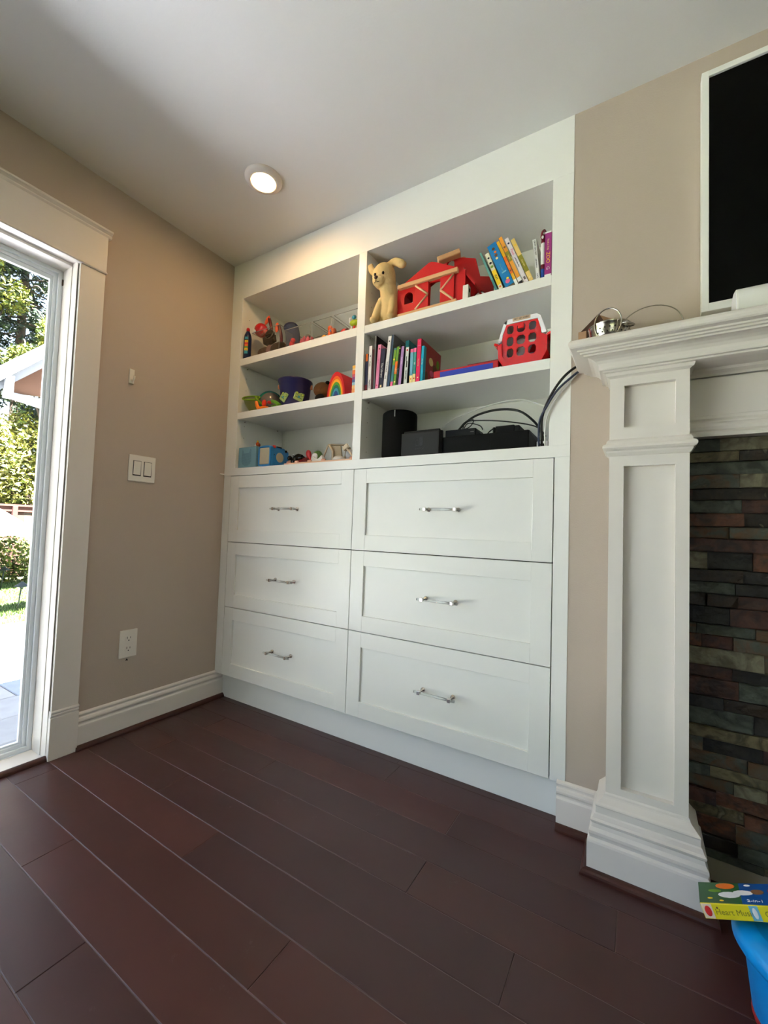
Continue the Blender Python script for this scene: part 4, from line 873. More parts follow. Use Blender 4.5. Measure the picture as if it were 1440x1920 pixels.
for i, (x, z, a, lab) in enumerate([(.158, ZA+.245, 38, 'toy wand with orange paddle tip sticking up out of the bin'), (.258, ZA+.185, 4, 'short toy wand with upright orange tip at the bin right side')]):
    y = .10
    if i == 0: x = .178
    t = thing('toy_wand' if i == 0 else 'toy_wand.001', lab, 'toy wand', (x, y, ZA+.1))
    b = MB(); b.ball((x, y, z), (.014, .006, .028), OTIP, 16, rot=R(a, 'Y')); b.build('tip', parent=t)
    b = MB(); b.tube([(x+.010, y+.004, z+.008), (x+.024, y+.006, z-.03), (x+.030, y+.01, z-.08), (x+.022, y+.01, z-.14)], [.010, .008], DRED, 10); b.build('handle', parent=t)
b = MB(); b.ball((.222, .05, ZA+.148), .012, M3('pink_clear', (.85, .42, .38), .15)); b.tube([(.19, .05, ZA+.135), (.21, .05, ZA+.14), (.222, .05, ZA+.148)], .006, M3('pink_clear', (.85, .42, .38), .15), 8)
single('toy_whistle', b, 'small translucent pink toy resting beside the red ball', 'toy')
for k, (x, y, z, r_, c, lab) in enumerate([(.19, .09, ZA+.040, (.045, .045, .036), (.30, .22, .17), 'brown bundle at bottom left inside the tall clear bin'), (.29, .10, ZA+.045, (.05, .055, .042), (.22, .17, .13), 'dark brown bundle at bottom right inside the tall clear bin'), (.235, .075, ZA+.045, (.022, .02, .035), (.55, .42, .42), 'dusty pink toy in the middle of the tall clear bin')]):
    b = MB(); b.ball((x, y, z), r_, M3('bundle_%d' % k, c, .8, bump=.5, bscale=80), 18); b.ball((x+r_[0]*.5, y-r_[1]*.3, z+r_[2]*.3), tuple(q*.6 for q in r_), M3('bundle_%d' % k, c, .8), 14)
    single('toy_bundle', b, lab, 'toy')
t = thing('fabric_pouch', 'navy blue fabric pouch standing upright right of the tall bin', 'pouch', (.372, .11, ZA))
b = MB(); b.tube([(.375, .115, ZA+.004), (.372, .115, ZA+.05), (.368, .115, ZA+.12), (.355, .115, ZA+.165)], [.036, .040], M3('denim_blue', (.22, .26, .36), .9, bump=.5, bscale=300), 16); b.ball((.352, .115, ZA+.168), (.044, .036, .028), M3('denim_navy', (.13, .14, .28), .9)); b.build('body', parent=t)
bin_('low clear bin with pink and dark toys in the middle of top shelf', .395, .575, .03, .17, ZA, .108)
bin_('low clear bin with yellow and orange toys, second from the divider', .590, .705, .03, .17, ZA, .108)
bin_('low clear bin with red and lime toys next to the divider', .722, .868, .03, .17, ZA, .108)
def blobtoy(name, label, parts, loc, cat='toy'):
    t_ = thing(name, label, cat, loc)
    for nm, c, r_, m in parts:
        b = MB(); b.ball(c, r_, m, 16); b.build(nm, parent=t_)
    return t_
PK = M3('toy_pink', (.80, .35, .42), .45); RDT = M3('toy_red', (.80, .16, .18), .4); YT = M3('toy_yellow', (.86, .74, .38), .5); OT = M3('toy_orange', (.90, .38, .12), .4); LM = M3('toy_lime', (.70, .80, .12), .4); MAG = M3('toy_magenta', (.62, .14, .30), .4); GYT = M3('toy_grey', (.42, .40, .38), .5)
z = ZA+.003
blobtoy('toy_figure', 'coral red toy figure at left end of the first low bin', [('body', (.425, .055, z+.028), (.016, .014, .028), RDT), ('head', (.436, .050, z+.05), (.013, .012, .012), RDT)], (.425, .055, z))
blobtoy('toy_train', 'dark red toy train with white window dots in the first low bin', [('body', (.465, .055, z+.016), (.030, .014, .016), DRED)]+[('window', (.447+.011*k, .041, z+.014), (.0035, .002, .004), WHP) for k in range(4)], (.465, .055, z))
blobtoy('toy_pig', 'pink toy animal standing in the middle of the first low bin', [('body', (.478, .085, z+.045), (.024, .018, .022), PK), ('head', (.497, .075, z+.058), (.013, .012, .012), PK), ('leg', (.470, .085, z+.012), (.007, .007, .014), PK), ('leg', (.490, .085, z+.012), (.007, .007, .014), PK)], (.478, .085, z))
blobtoy('toy_figure.001', 'magenta and pink toy figure with dark cap at right of the first low bin', [('body', (.535, .055, z+.026), (.013, .012, .026), PK), ('cap', (.527, .065, z+.058), (.018, .014, .010), GYT), ('back', (.548, .07, z+.030), (.014, .014, .024), MAG)], (.535, .055, z))
for k, (x, h_) in enumerate([(.588, 0), ]): pass
blobtoy('toy_duck', 'small sand yellow toy heap left in the second low bin', [('body', (.612, .050, z+.012), (.012, .012, .012), YT), ('head', (.624, .055, z+.019), (.009, .009, .010), YT), ('wing', (.636, .06, z+.012), (.012, .010, .011), YT)], (.612, .05, z))
blobtoy('toy_chick', 'bright yellow round toy before the orange one in the second low bin', [('body', (.655, .042, z+.014), (.014, .011, .014), M3('toy_bright_yellow', (.95, .68, .2), .4))], (.655, .042, z))
blobtoy('toy_dinosaur', 'orange toy dinosaur rising above the others in the second low bin', [('body', (.675, .08, z+.040), (.026, .020, .034), OT), ('head', (.660, .08, z+.075), (.013, .013, .016), OT), ('arm', (.690, .075, z+.048), (.013, .010, .022), OT), ('leg', (.665, .08, z+.010), (.010, .010, .012), OT), ('leg', (.687, .08, z+.010), (.010, .010, .012), OT), ('tooth', (.672, .060, z+.013), (.003, .002, .004), WHP)], (.675, .08, z))
blobtoy('toy_fish', 'small orange and lilac toy between the two right bins', [('body', (.714-.002, .020, ZA+.018), (.006, .008, .018), OT), ('fin', (.7145, .016, ZA+.028), (.004, .005, .008), M3('toy_lilac', (.62, .60, .72), .5))], (.7135, .02, ZA))
blobtoy('toy_apple', 'red toy apple with dark half in the bin beside the divider', [('body', (.760, .07, z+.024), (.022, .020, .024), RDT), ('half', (.778, .07, z+.026), (.014, .018, .020), DRED), ('spot', (.752, .051, z+.016), (.004, .002, .004), WHP)], (.76, .07, z))
blobtoy('toy_rocket', 'lime green toy on red and white legs right beside the divider', [('body', (.826, .06, z+.058), (.028, .016, .015), LM), ('nose', (.802, .055, z+.072), (.007, .007, .014), WHP), ('window', (.832, .046, z+.078), (.012, .008, .010), CYAN), ('leg', (.812, .055, z+.022), (.006, .006, .022), WHP), ('leg', (.828, .055, z+.022), (.007, .007, .022), RDT), ('leg', (.845, .055, z+.022), (.006, .006, .022), M3('toy_peach', (.86, .60, .50), .5))], (.826, .06, z))

# ================================================================== left column, middle shelf
ZB = 1.5801
LIME = M3('lime_plastic', (.55, .72, .16), .25, trans=.25); TEAL = M3('teal_plastic', (.05, .50, .46), .25); ORP = M3('orange_plastic', (.96, .50, .08), .3)
t = thing('sand_scoop', 'translucent lime green sand scoop at far left of the middle shelf', 'sand toy', (.15, .04, ZB))
XS = T(.150, .036, 1.664) @ R(25, 'Z') @ R(34, 'X')
b = MB(); b.tube([(.047*math.cos(a*PI/12), .034*math.sin(a*PI/12), 0) for a in range(24)], .0042, LIME, 8, closed=True, sub=1, M=None) if False else None
rb = [XS @ Vector((.048*math.cos(a*PI/12), .036*math.sin(a*PI/12), 0)) for a in range(24)]
b.tube(rb, .0042, LIME, 8, closed=True, sub=1); b.build('rim', parent=t)
b = MB(); b.lathe([(.046, 0), (.042, -.030), (.030, -.062), (.020, -.078)], M3('lime_cup', (.56, .60, .36), .35, trans=.35), 24, XS @ Matrix.Diagonal((1, .75, 1, 1)), cap=False); b.build('cup', parent=t)
b = MB(); b.tube([(.195, .030, 1.660), (.205, .032, 1.645), (.215, .05, 1.630), (.235, .06, 1.605)], .007, LIME, 8); b.build('handle', parent=t)
t = thing('toy_ball.001', 'teal and clear ball behind the orange sand toy', 'toy ball', (.185, .13, ZB))
b = MB(); b.ball((.19, .14, ZB+.074), .072, TEAL, 28); b.build('shell', parent=t)
b = MB(); b.ball((.212, .122, ZB+.070), .060, M3('grey_clear', (.45, .42, .40), .2), 24); b.build('clear_half', parent=t)
b = MB(); b.ball((.246, .085, ZB+.058), (.012, .018, .010), M3('toy_red', (.80, .16, .18), .4)); b.build('valve', parent=t)
t = thing('sand_mold', 'orange sand toy with pointed end and red knob near the scoop', 'sand toy', (.24, .03, ZB))
b = MB(); b.tube([(.214, .018, ZB+.050), (.222, .018, ZB+.026), (.235, .020, ZB+.010)], [.008, .012], ORP, 10); b.ball((.260, .022, ZB+.009), (.042, .018, .0088), ORP); b.ball((.285, .024, ZB+.008), (.02, .015, .0078), ORP); b.build('body', parent=t)
b = MB(); b.ball((.262, .030, ZB+.038), (.013, .012, .020), M3('orange_red', (.90, .22, .08), .3)); b.build('knob', parent=t)
t = thing('sand_shovel', 'green plastic shovel handle lying left of the bucket', 'sand toy', (.33, .05, ZB))
b = MB(); b.tube([(.300, .055, ZB+.050), (.335, .045, ZB+.036), (.372, .036, ZB+.014)], .010, M3('green_plastic', (.38, .62, .14), .35), 10, flat=1.2); b.build('handle', parent=t)
b = MB(); b.ball((.285, .095, ZB+.03), (.02, .03, .012), M3('green_plastic', (.38, .62, .14), .35)); b.build('blade', parent=t)
b = MB(); b.tube([(.315, .12, ZB+.012), (.328, .115, ZB+.055), (.340, .11, ZB+.075)], .013, M3('maroon_toy', (.45, .10, .09), .4), 10)
single('toy_peg', b, 'dark red toy peg between the teal ball and bucket', 'toy')
t = thing('sand_bucket', 'navy blue plastic bucket with pale green face stickers on middle shelf', 'bucket', (.395, .125, ZB))
NB = M3('bucket_navy', (.18, .17, .38), .28); BX = T(.400, .118, ZB)
b = MB(); b.lathe([(.066, 0), (.069, .003), (.083, .128), (.086, .130), (.087, .150), (.0925, .153), (.0925, .160), (.088, .161), (.086, .158), (.080, .128), (.066, .006)], NB, 40, BX, cap=False); b.lathe([(.068, 0), (.068, .003)], NB, 40, BX); b.build('pail', parent=t)
PEGM = M3('peach_peg', (.90, .60, .45), .5)
for a in (118, -60):
    b = MB(); b.lathe([(.010, 0), (.010, .010)], PEGM, 14, BX @ R(a, 'Z') @ T(0, .083, .132) @ R(-90, 'X') @ Matrix.Diagonal((1, 1.25, 1, 1))); b.build('peg', parent=t)
PG = M3('sticker_green', (.62, .72, .45), .5); DG = M3('sticker_dark', (.25, .40, .28), .5); YG = M3('sticker_yellow', (.70, .76, .30), .5)
for a, zc_, tilt in ((60, .062, 17), (-4, .060, 35)):
    X = BX @ R(a, 'Z') @ T(0, -.0765, zc_) @ R(-6, 'X') @ R(tilt, 'Y')
    b = MB(); b.box((-.026, -.0025, -.025), (.026, .004, .025), PG, bev=.003, M=X)
    for dx in (-.015, .015):
        b.lathe([(.0085, 0), (.0085, .0010)], DG, 16, X @ T(dx, -.0022, .013) @ R(90, 'X')); b.lathe([(.006, 0), (.006, .0016)], YG, 16, X @ T(dx, -.0022, .013) @ R(90, 'X'))
    b.box((-.006, -.0034, -.004), (.006, -.0020, .002), DG, M=X); b.box((-.018, -.0034, -.011), (.018, -.0020, -.008), DG, M=X)
    b.lathe([(.006, 0), (.006, .0014)], CYAN, 14, X @ T(0, -.0022, -.004) @ R(90, 'X'))
    b.build('sticker', parent=t)
t = thing('plush_bear', 'brown plush animal with dark ear behind the bucket and rainbow', 'plush toy', (.53, .2, ZB))
FUR = M3('brown_plush', (.50, .32, .16), .95, bump=.6, bscale=250)
b = MB(); b.ball((.545, .175, ZB+.112), (.052, .045, .042)); b.ball((.545, .20, ZB+.045), (.05, .05, .045)); b.ball((.580, .15, ZB+.10), (.025, .025, .024)); bb_ = b.build('body', FUR, parent=t)
md = bb_.modifiers.new('fuse', 'REMESH'); md.mode = 'VOXEL'; md.voxel_size = .004; md.use_smooth_shade = True
b = MB(); b.ball((.585, .165, ZB+.143), (.013, .010, .010), M3('dark_plush', (.08, .06, .05), .9)); b.build('ear', parent=t)
b = MB(); b.ball((.562, .135, ZB+.055), (.03, .02, .022), M3('dark_plush', (.08, .06, .05), .9)); b.build('paw', parent=t)
t = thing('rainbow_stacker', 'wooden rainbow stacking toy of nested coloured arches', 'stacking toy', (.73, .07, ZB))
cols = [(.80, .05, .10), (.93, .40, .06), (.96, .68, .12), (.30, .58, .16), (.10, .42, .35), (.22, .55, .68), (.10, .28, .56), (.28, .20, .48)]
XR = T(.733, .052, ZB) @ R(-6, 'Z')
for k, c in enumerate(cols):
    ro = 1-k*.118; ri = ro-.112
    def ar(q): return [(.055*q*math.cos(PI*i/20), .126*q*math.sin(PI*i/20) if q > 0 else 0) for i in range(21)]
    d = .10 if k == 0 else .085
    if k == 0: ri = ro-.17; outer = ar(1.10); inner = ar(.93)
    else: outer = ar(ro+.05); inner = ar(max(ri+.055, .02))
    b = MB(); m = M3('arch_%d' % k, c, .55)
    n = len(outer)
    for y0, y1 in ((0, d),):
        O0 = [b.bm.verts.new((p[0], y0, p[1])) for p in outer]; I0 = [b.bm.verts.new((p[0], y0, p[1])) for p in inner]
        O1 = [b.bm.verts.new((p[0], y1, p[1])) for p in outer]; I1 = [b.bm.verts.new((p[0], y1, p[1])) for p in inner]
        for i in range(n-1):
            b.bm.faces.new((O0[i], O0[i+1], I0[i+1], I0[i])); b.bm.faces.new((O1[i], I1[i], I1[i+1], O1[i+1])); b.bm.faces.new((O0[i], O1[i], O1[i+1], O0[i+1])); b.bm.faces.new((I0[i], I0[i+1], I1[i+1], I1[i]))
        b.bm.faces.new((O0[0], I0[0], I1[0], O1[0])); b.bm.faces.new((O0[-1], O1[-1], I1[-1], I0[-1]))
    bmesh.ops.transform(b.bm, matrix=XR, verts=b.bm.verts); b.build('arch', m, parent=t)
t = thing('striped_block_stack', 'narrow stack of pastel striped layers against the divider', 'stacking toy', (.868, .03, ZB))
zz = ZB
for h_, c in [(.022, (.95, .62, .40)), (.016, (.92, .72, .50)), (.014, (.60, .78, .85)), (.013, (.30, .38, .62)), (.012, (.62, .28, .52)), (.012, (.85, .35, .45)), (.020, (.93, .48, .25)), (.008, (.96, .86, .66)), (.014, (.95, .72, .30))]:
    b = MB(); b.box((.860, .010, zz), (.8825, .10, zz+h_-.0004), M3('layer_%02d%02d' % (int(c[0]*99), int(c[1]*99)), c, .5), bev=.0008); b.build('layer', parent=t); zz += h_

# ================================================================== left column, counter
t = thing('cube_speaker', 'pale blue cube speaker with ear shaped dotted grille', 'toy speaker', (.17, .07, Z0))
LB_ = M3('pale_blue', (.46, .62, .68), .6); LBD = M3('pale_blue_dots', (.26, .40, .46), .7)
b = MB(); b.box((.106, .004, Z0), (.246, .135, Z0+.113), LB_, bev=.004, seg=2); b.build('body', parent=t)
b = MB()
for i in range(17):
    for j in range(22):
        x = -.040+.005*i; z_ = -.046+.0045*j
        ins = (x*x/.040**2+(z_+.010)**2/.036**2 < 1) or (abs(x) > .018 and z_ > 0 and z_ < .048-(abs(abs(x)-.031))*1.6 and abs(x) < .040)
        if ins: b.tube([(.172+x, .0035, Z0+.054+z_), (.172+x, .0045, Z0+.054+z_)], .0015, LBD, 6, sub=1)
b.build('grille', parent=t, kind='stuff')
t = thing('toy_figurine', 'tiny orange and white figurine on top of the cube speaker', 'figurine', (.185, .06, Z0+.113))
b = MB(); b.ball((.190, .062, Z0+.138), (.011, .010, .012), M3('fig_orange', (.80, .35, .10), .5)); b.ball((.203, .062, Z0+.132), (.006, .006, .010), M3('fig_red', (.5, .12, .06), .5)); b.ball((.192, .060, Z0+.151), (.004, .004, .008), YEL); b.build('head', parent=t)
b = MB(); b.ball((.178, .06, Z0+.130), (.010, .006, .005), WHP); b.build('wing', parent=t)
b = MB(); b.tube([(.160, .06, Z0+.114), (.165, .06, Z0+.124), (.178, .06, Z0+.121), (.195, .06, Z0+.121), (.203, .06, Z0+.114)], .0045, BRN, 8); b.build('body', parent=t)
t = thing('toy_television', 'bright blue toy block with cream screen and round cream side window', 'toy', (.315, .07, Z0))
BB = M3('toy_blue', (.16, .50, .76), .35); CS = M3('cream_face', (.72, .68, .58), .6)
b = MB(); b.box((.273, .000, Z0), (.362, .110, Z0+.108), BB, bev=.013, seg=4)
b.box((.276, .075, Z0), (.361, .138, Z0+.098), BB, bev=.014, seg=3); b.build('body', parent=t)
b = MB(); b.box((.281, -.0022, Z0+.010), (.354, .004, Z0+.097), CS, bev=.0095 if False else .002); b.build('screen', parent=t)
b = MB()
fr = [(.277, Z0+.020), (.286, Z0+.005), (.349, Z0+.005), (.358, Z0+.020), (.358, Z0+.088), (.349, Z0+.102), (.286, Z0+.102), (.277, Z0+.088)]
b.tube([(x, -.001, z_) for x, z_ in fr], .0048, BB, 8, closed=True, sub=3); b.build('bezel', parent=t)
b = MB(); b.lathe([(.026, 0), (.026, .0022)], CS, 28, T(.3615, .064, Z0+.052) @ R(90, 'Y')); b.build('side_window', parent=t)
b = MB(); b.ball((.357, .026, Z0+.104), (.010, .011, .009), M3('red_knob', (.78, .16, .12), .4)); b.build('button', parent=t)
b = MB(); b.box((.345, .045, Z0+.1035), (.362, .078, Z0+.1095), BT, bev=.002); b.box((.354, .104, Z0+.086), (.3632, .118, Z0+.099), BT, bev=.002); b.box((.3618, .022, Z0+.060), (.3626, .028, Z0+.066), NAVI); b.build('dark_mark', parent=t)
t = thing('wooden_board', 'pale wooden peg board lying along the left counter edge', 'board', (.65, .04, Z0))
WP = M3('pale_wood', (.86, .70, .58), .6, var=.08, scale=30)
b = MB(); b.box((.455, .004, Z0), (.882, .20, Z0+.0075), WP, bev=.001); b.build('base', parent=t)
for x, y in ((.474, .010), (.530, .010), (.612, .012), (.700, .012), (.868, .012)):
    b = MB(); b.lathe([(.010, 0), (.010, .009), (.008, .011)], M3('pink_peg', (.84, .62, .54), .5), 14, T(x, y+.008, Z0+.0073) @ Matrix.Diagonal((1.3, .8, 1, 1))); b.build('peg', parent=t)
zt = Z0+.0078
t = thing('toy_dinosaur.001', 'black toy animal lying right of the blue toy television', 'toy', (.43, .12, Z0))
b = MB(); b.ball((.425, .11, zt+.026), (.028, .024, .025), BT); b.ball((.400, .10, zt+.045), (.014, .012, .014), BT); b.ball((.455, .115, zt+.045), (.038, .018, .015), BT); b.tube([(.42, .11, zt+.045), (.45, .11, zt+.058), (.478, .11, zt+.050)], .010, BT, 10); b.build('body', parent=t)
b = MB(); b.ball((.417, .084, zt+.024), (.006, .003, .007), STEEL); b.ball((.424, .10, zt+.060), (.003, .003, .005), STEEL); b.build('badge', parent=t)
blobtoy('toy_car', 'dark maroon toy lying between black toy and red paddle', [('body', (.500, .10, zt+.018), (.040, .022, .017), DRED), ('top', (.515, .10, zt+.030), (.022, .018, .012), DRED)], (.5, .1, zt))
t = thing('toy_paddle', 'red round paddle leaning near the green toy', 'toy', (.54, .09, zt))
b = MB(); b.ball((.533, .100, zt+.058), (.017, .008, .024), RDT, 18, rot=R(-25, 'Y')); b.build('blade', parent=t)
b = MB(); b.tube([(.540, .100, zt+.045), (.553, .098, zt+.020), (.56, .098, zt+.005)], .006, RDT, 8); b.build('handle', parent=t)
t = thing('toy_ring_figure', 'green hooded white toy head in the middle of the board', 'toy', (.585, .1, zt))
b = MB(); b.ball((.590, .105, zt+.038), (.030, .022, .036), M3('olive_green', (.30, .42, .16), .5)); b.build('hood', parent=t)
b = MB(); b.ball((.586, .086, zt+.040), (.020, .010, .018), WHP); b.ball((.590, .078, zt+.032), (.008, .004, .003), BT); b.build('face', parent=t)
b = MB()
for k in range(13):
    a = PI*k/12; 
b.plate([(.612, zt), (.674, zt), (.680, zt+.020), (.672, zt+.034), (.660, zt+.022), (.643, zt+.014), (.628, zt+.022), (.616, zt+.032), (.606, zt+.020)], [], .036, .014, M3('white_clay', (.84, .84, .82), .6))
single('play_crown', b, 'small white crown shaped toy in front of the green hood', 'toy')
t = thing('wooden_house_frame', 'open wooden A-frame toy house with beige roof', 'toy house', (.71, .08, zt))
WB = M3('beige_wood', (.76, .70, .60), .6, var=.06, scale=30)
b = MB()
b.tube([(.656, .06, zt+.004), (.690, .06, zt+.080), (.700, .06, zt+.088)], .0055, WB, 4, sub=1); b.tube([(.700, .06, zt+.086), (.722, .06, zt+.055), (.724, .06, zt+.004)], .0070, WB, 4, sub=1); b.build('front_frame', parent=t)
b = MB(); b.tube([(.745, .12, zt+.004), (.760, .12, zt+.055), (.763, .12, zt+.088)], .0055, WB, 4, sub=1); b.tube([(.702, .07, zt+.088), (.758, .12, zt+.092)], .005, WB, 4, sub=1); b.build('rear_frame', parent=t)
b = MB(); b.prism([(.705, zt+.080), (.765, zt+.078), (.778, zt+.010), (.728, zt+.002)], .066, .072, M3('tan_panel', (.55, .50, .40), .6)); b.prism([(.765, zt+.085), (.785, zt+.080), (.800, zt+.008), (.770, zt+.004)], .115, .122, M3('tan_panel', (.55, .50, .40), .6)); b.build('side_panel', parent=t)
b = MB(); b.lathe([(.033, 0), (.031, .010), (.024, .019), (.012, .024), (.001, .026)], M3('white_clay', (.84, .84, .82), .6), 24, T(.775, .045, zt)); 
single('toy_dome', b, 'small white dome toy before the wooden house frame', 'toy')
t = thing('toy_goat', 'white and grey long necked toy beside the divider', 'toy animal', (.835, .08, zt))
WC = M3('grey_white_toy', (.70, .71, .74), .5)
b = MB(); b.ball((.815, .075, zt+.030), (.022, .018, .030)); b.tube([(.84, .08, zt+.04), (.848, .078, zt+.075), (.852, .075, zt+.110)], [.013, .009], None, 12); b.ball((.852, .074, zt+.118), (.010, .010, .013)); b.build('body', WC, parent=t)
b = MB(); b.ball((.855, .065, zt+.119), (.003, .003, .004), BT); b.build('eye', parent=t)
t = thing('toy_gable', 'pale wooden gable block and stick leaning on the white toy', 'toy block', (.83, .04, zt))
b = MB(); b.box((-.016, -.006, -.010), (.016, .006, .010), WB, bev=.001, M=T(.812, .045, zt+.064) @ R(-35, 'Y')); b.build('block', parent=t)
b = MB(); b.tube([(.818, .045, zt+.058), (.850, .045, zt+.022), (.858, .045, zt+.006)], .005, WB, 4, sub=1); b.build('stick', parent=t)

# ================================================================== mantel top
ZM = 1.5335
t = thing('cardboard_carton', 'brown cardboard carton lying open at left end of mantel', 'carton', (1.89, -.05, ZM))
KR = M3('kraft_board', (.66, .52, .40), .8, var=.08); KD = M3('kraft_dark', (.30, .20, .15), .8)
b = MB(); b.box((1.838, -.075, ZM), (1.935, -.02, ZM+.052), KR); b.box((1.828, -.085, ZM+.050), (1.852, -.05, ZM+.080), KR, bev=.001); b.build('box', parent=t)
b = MB(); b.prism([(1.829, ZM+.088), (1.884, ZM+.140), (1.912, ZM+.088), (1.90, ZM+.060), (1.835, ZM+.070)], -.060, -.056, KD); b.build('inner_flap', parent=t)
b = MB(); b.prism([(1.884, ZM+.142), (1.925, ZM+.118), (1.944, ZM+.095), (1.938, ZM+.062), (1.905, ZM+.062)], -.046, -.042, KR); b.build('outer_flap', parent=t)
t = thing('toy_colander', 'shiny steel toy colander with handles at left end of the mantel', 'colander', (1.917, -.14, ZM))
XC_ = T(1.919, -.135, ZM)
b = MB(); b.lathe([(.040, 0), (.049, .008), (.054, .027), (.055, .047), (.058, .050), (.0575, .052), (.054, .049), (.052, .027), (.046, .009), (.002, .003)], STEEL, 40, XC_, cap=False)
b.build('bowl', parent=t)
for s_, a in ((1, 0), (-1, 180)):
    b = MB(); X = XC_ @ R(a-32, 'Z')
    b.tube([X @ Vector(p) for p in [(.052, -.018, .040), (.066, -.016, .037), (.073, 0, .034), (.066, .016, .037), (.052, .018, .040)]], .0025, STEEL, 8); b.build('handle', parent=t)
hb = MB()
for k in range(9):
    for r_, z_ in ((.0525, .021), (.0538, .033)):
        a = math.radians(-120+k*14+(7 if z_ > .03 else 0)); hb.tube([XC_ @ Vector((r_*math.cos(a), r_*math.sin(a), z_)), XC_ @ Vector(((r_+.0015)*math.cos(a), (r_+.0015)*math.sin(a), z_))], .0020, DARKGAP, 8, sub=1)
hb.build('hole', parent=t, kind='stuff')
WIRE = M3('silver_wire', (.70, .68, .64), .25, metal=1.0)
def hoop(label, c, rx, rz, tilt, rad, yaw_=0, name='wire_hoop'):
    X = T(*c) @ R(yaw_, 'Z') @ R(tilt, 'X'); b = MB()
    b.tube([X @ Vector((rx*math.cos(2*PI*k/36), 0, rz*math.sin(2*PI*k/36))) for k in range(36)], rad, WIRE, 8, closed=True, sub=1)
    return single(name, b, label, 'hoop')
hoop('small silver wire ring standing tilted inside the colander', (1.918, -.187, 1.5765), .0355, .0415, 8, .0022, -10)
hoop('large thin wire hoop leaning on wall behind the mantel', (2.024, -.052, ZM+.063), .082, .063, 18, .0016)
hoop('thin wire hoop lying flat right of the colander', (2.02, -.125, ZM+.004), .05, .03, 88, .0014)
b = MB(); b.box((-.022, -.016, 0), (.022, .016, .0012), WHP, M=T(2.120, -.10, ZM+.012) @ R(-12, 'Y')); b.box((-.018, -.016, 0), (.018, .016, .010), M3('grey_pad', (.55, .54, .52), .7), M=T(2.122, -.10, ZM))
single('paper_pad', b, 'small white paper pad lying on the mantel below the screen', 'paper')
t = thing('white_cylinder', 'long white cylinder lying on the mantel under the screen', 'speaker bar', (2.6, -.12, ZM))
b = MB(); b.lathe([(.041, 0), (.0435, .0015), (.0437, .003), (.0437, .85), (.04, .856)], M3('soft_white', (.88, .88, .86), .6), 40, T(2.212, -.125, ZM+.0438) @ R(90, 'Y')); b.build('tube', parent=t)
b = MB(); b.lathe([(.0385, -.0012), (.0385, .002)], WHP, 36, T(2.212, -.125, ZM+.0438) @ R(90, 'Y')); b.build('end_cap', parent=t)
# screen
t = thing('wall_television', 'black wall television in a white frame above the mantel', 'television', (2.8, -.02, 1.62))
TX0, TX1, TZ0, TZ1 = 2.151, 3.47, 1.623, 2.357
b = MB()
for a, c in (((TX0, -.034, TZ0), (TX0+.0175, 0, TZ1)), ((TX1-.0175, -.034, TZ0), (TX1, 0, TZ1)), ((TX0+.016, -.0337, TZ1-.0175), (TX1-.016, 0, TZ1)), ((TX0+.016, -.0337, TZ0), (TX1-.016, 0, TZ0+.024))): b.box(a, c, WHITE, bev=.001)
b.build('frame', parent=t)
b = MB(); b.box((TX0+.015, -.026, TZ0+.02), (TX1-.015, -.002, TZ1-.015), M3('screen_black', (.012, .012, .013), .45, var=0, spec=.12)); b.build('screen', parent=t)
# ================================================================== lower right corner
t = thing('blue_bin', 'bright blue plastic toy bin with rolled rim at lower right corner', 'toy bin', (2.31, -.40, 0))
BP_ = M3('sky_blue_plastic', (.04, .60, .92), .35, var=.02)
XB_ = T(2.300, -.365, .0)
b = MB(); b.lathe([(.094, .016), (.097, .020), (.109, .125), (.112, .132), (.122, .139), (.129, .150), (.129, .163), (.122, .175), (.108, .183), (.095, .186)], BP_, 48, XB_, cap=False); b.lathe([(.094, .016), (.094, .018)], BP_, 40, XB_); b.build('body', parent=t)
b = MB(); b.lathe([(.095, .186), (.060, .1865), (.002, .187)], BP_, 48, XB_, cap=False); b.build('lid', parent=t)
b = MB(); b.lathe([(.080, 0), (.096, .003), (.098, .010), (.096, .0165)], M3('bin_red', (.62, .12, .14), .4), 40, XB_); b.build('base_ring', parent=t)
t = thing('picture_book', 'green and blue picture book with yellow spine lying on the blue bin', 'book', (2.2, -.37, .19))
XP = T(2.1235, -.400, .1760) @ R(-22.5, 'Y') @ R(-9, 'X')
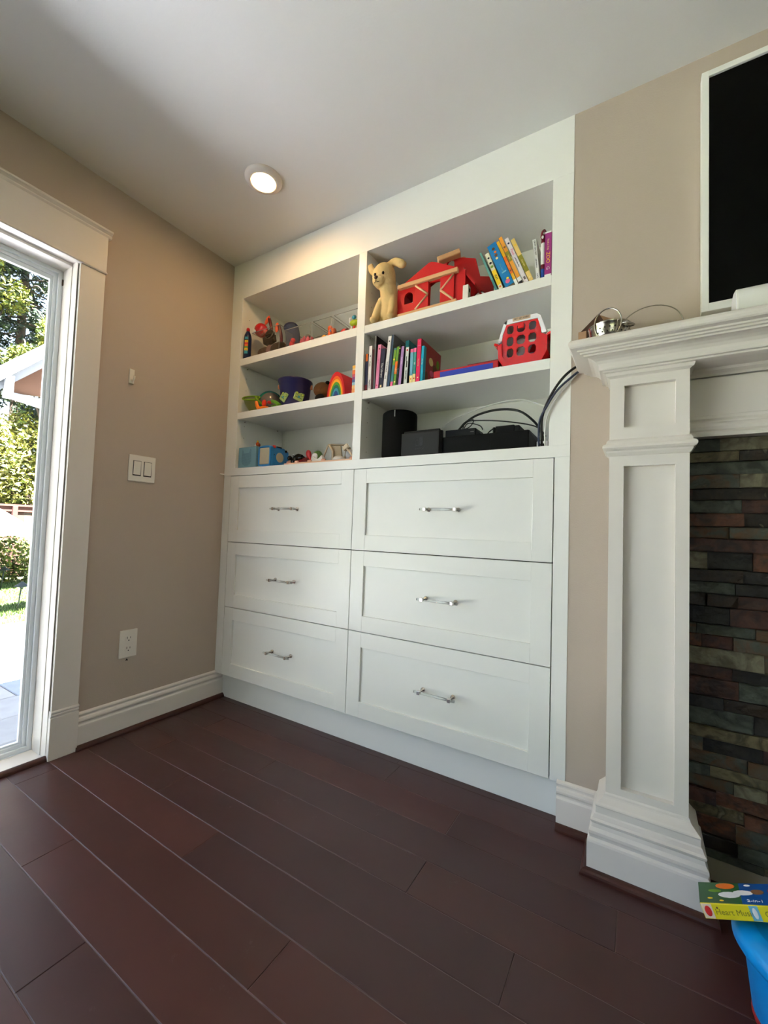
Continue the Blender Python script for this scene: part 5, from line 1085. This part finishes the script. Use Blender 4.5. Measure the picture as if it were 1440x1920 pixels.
GC = M3('cover_green', (.14, .36, .17), .35, var=.3, scale=25); BC = M3('cover_blue', (.03, .32, .62), .35, var=.15, scale=20); YC = M3('spine_yellow', (.90, .84, .14), .4, var=.04)
b = MB(); b.box((.004, .003, .001), (.205, .082, .0235), PAGE, M=XP); b.build('pages', parent=t)
b = MB(); b.box((0, 0, .0235), (.075, .084, .0255), GC, M=XP); b.box((.075, 0, .0235), (.21, .084, .0255), BC, M=XP); b.box((0, 0, -.0005), (.21, .084, .001), YC, M=XP); b.build('cover', parent=t)
b = MB(); b.box((0, -.0015, -.0005), (.21, .003, .0255), YC, bev=.001, M=XP); b.build('spine', parent=t)
b = MB()
b.box((0.001, -.002, .001), (.019, -.0014, .025), M3('spine_cream', (.90, .82, .74), .5), M=XP); b.ball((.0105, -.002, .013), (.006, .0008, .009), REDI, 12, M=XP); b.ball((.028, -.002, .019), (.0018, .0006, .0018), BRN, 8, M=XP)
b.box((.083, -.002, .001), (.098, -.0014, .025), SKYB, M=XP); b.ball((.0905, -.0022, .013), (.004, .0008, .009), WHP, 12, M=XP)
b.text('Heart Music', .0135, XP @ T(.056, -.0017, .012) @ R(90, 'X'), OLV); b.text('Game', .0135, XP @ T(.122, -.0017, .012) @ R(90, 'X'), OLV)
b.build('spine_print', parent=t, kind='stuff')
b = MB()
for (x, y, rx, ry, m) in [(.055, .035, .02, .012, WHP), (.080, .045, .018, .010, WHP), (.105, .05, .012, .010, BRN), (.135, .055, .012, .014, REDI), (.05, .07, .018, .012, ORG), (.02, .02, .005, .003, YEL), (.04, .012, .004, .003, YEL), (.03, .05, .012, .006, GRN), (.09, .075, .006, .004, WHP)]:
    b.ball((x, y, .0256), (rx, ry, .0006), m, 12, M=XP)
b.text('2-in-1', .012, XP @ T(.098, .014, .0262), WHP)
b.build('cover_picture', parent=t, kind='stuff')
b = MB(); b.ball((2.222, -.470, .0175), (.020, .020, .0172), M3('bin_red', (.62, .12, .14), .4))
single('toy_ball', b, 'dull red ball on the floor in front of the blue bin', 'toy ball')
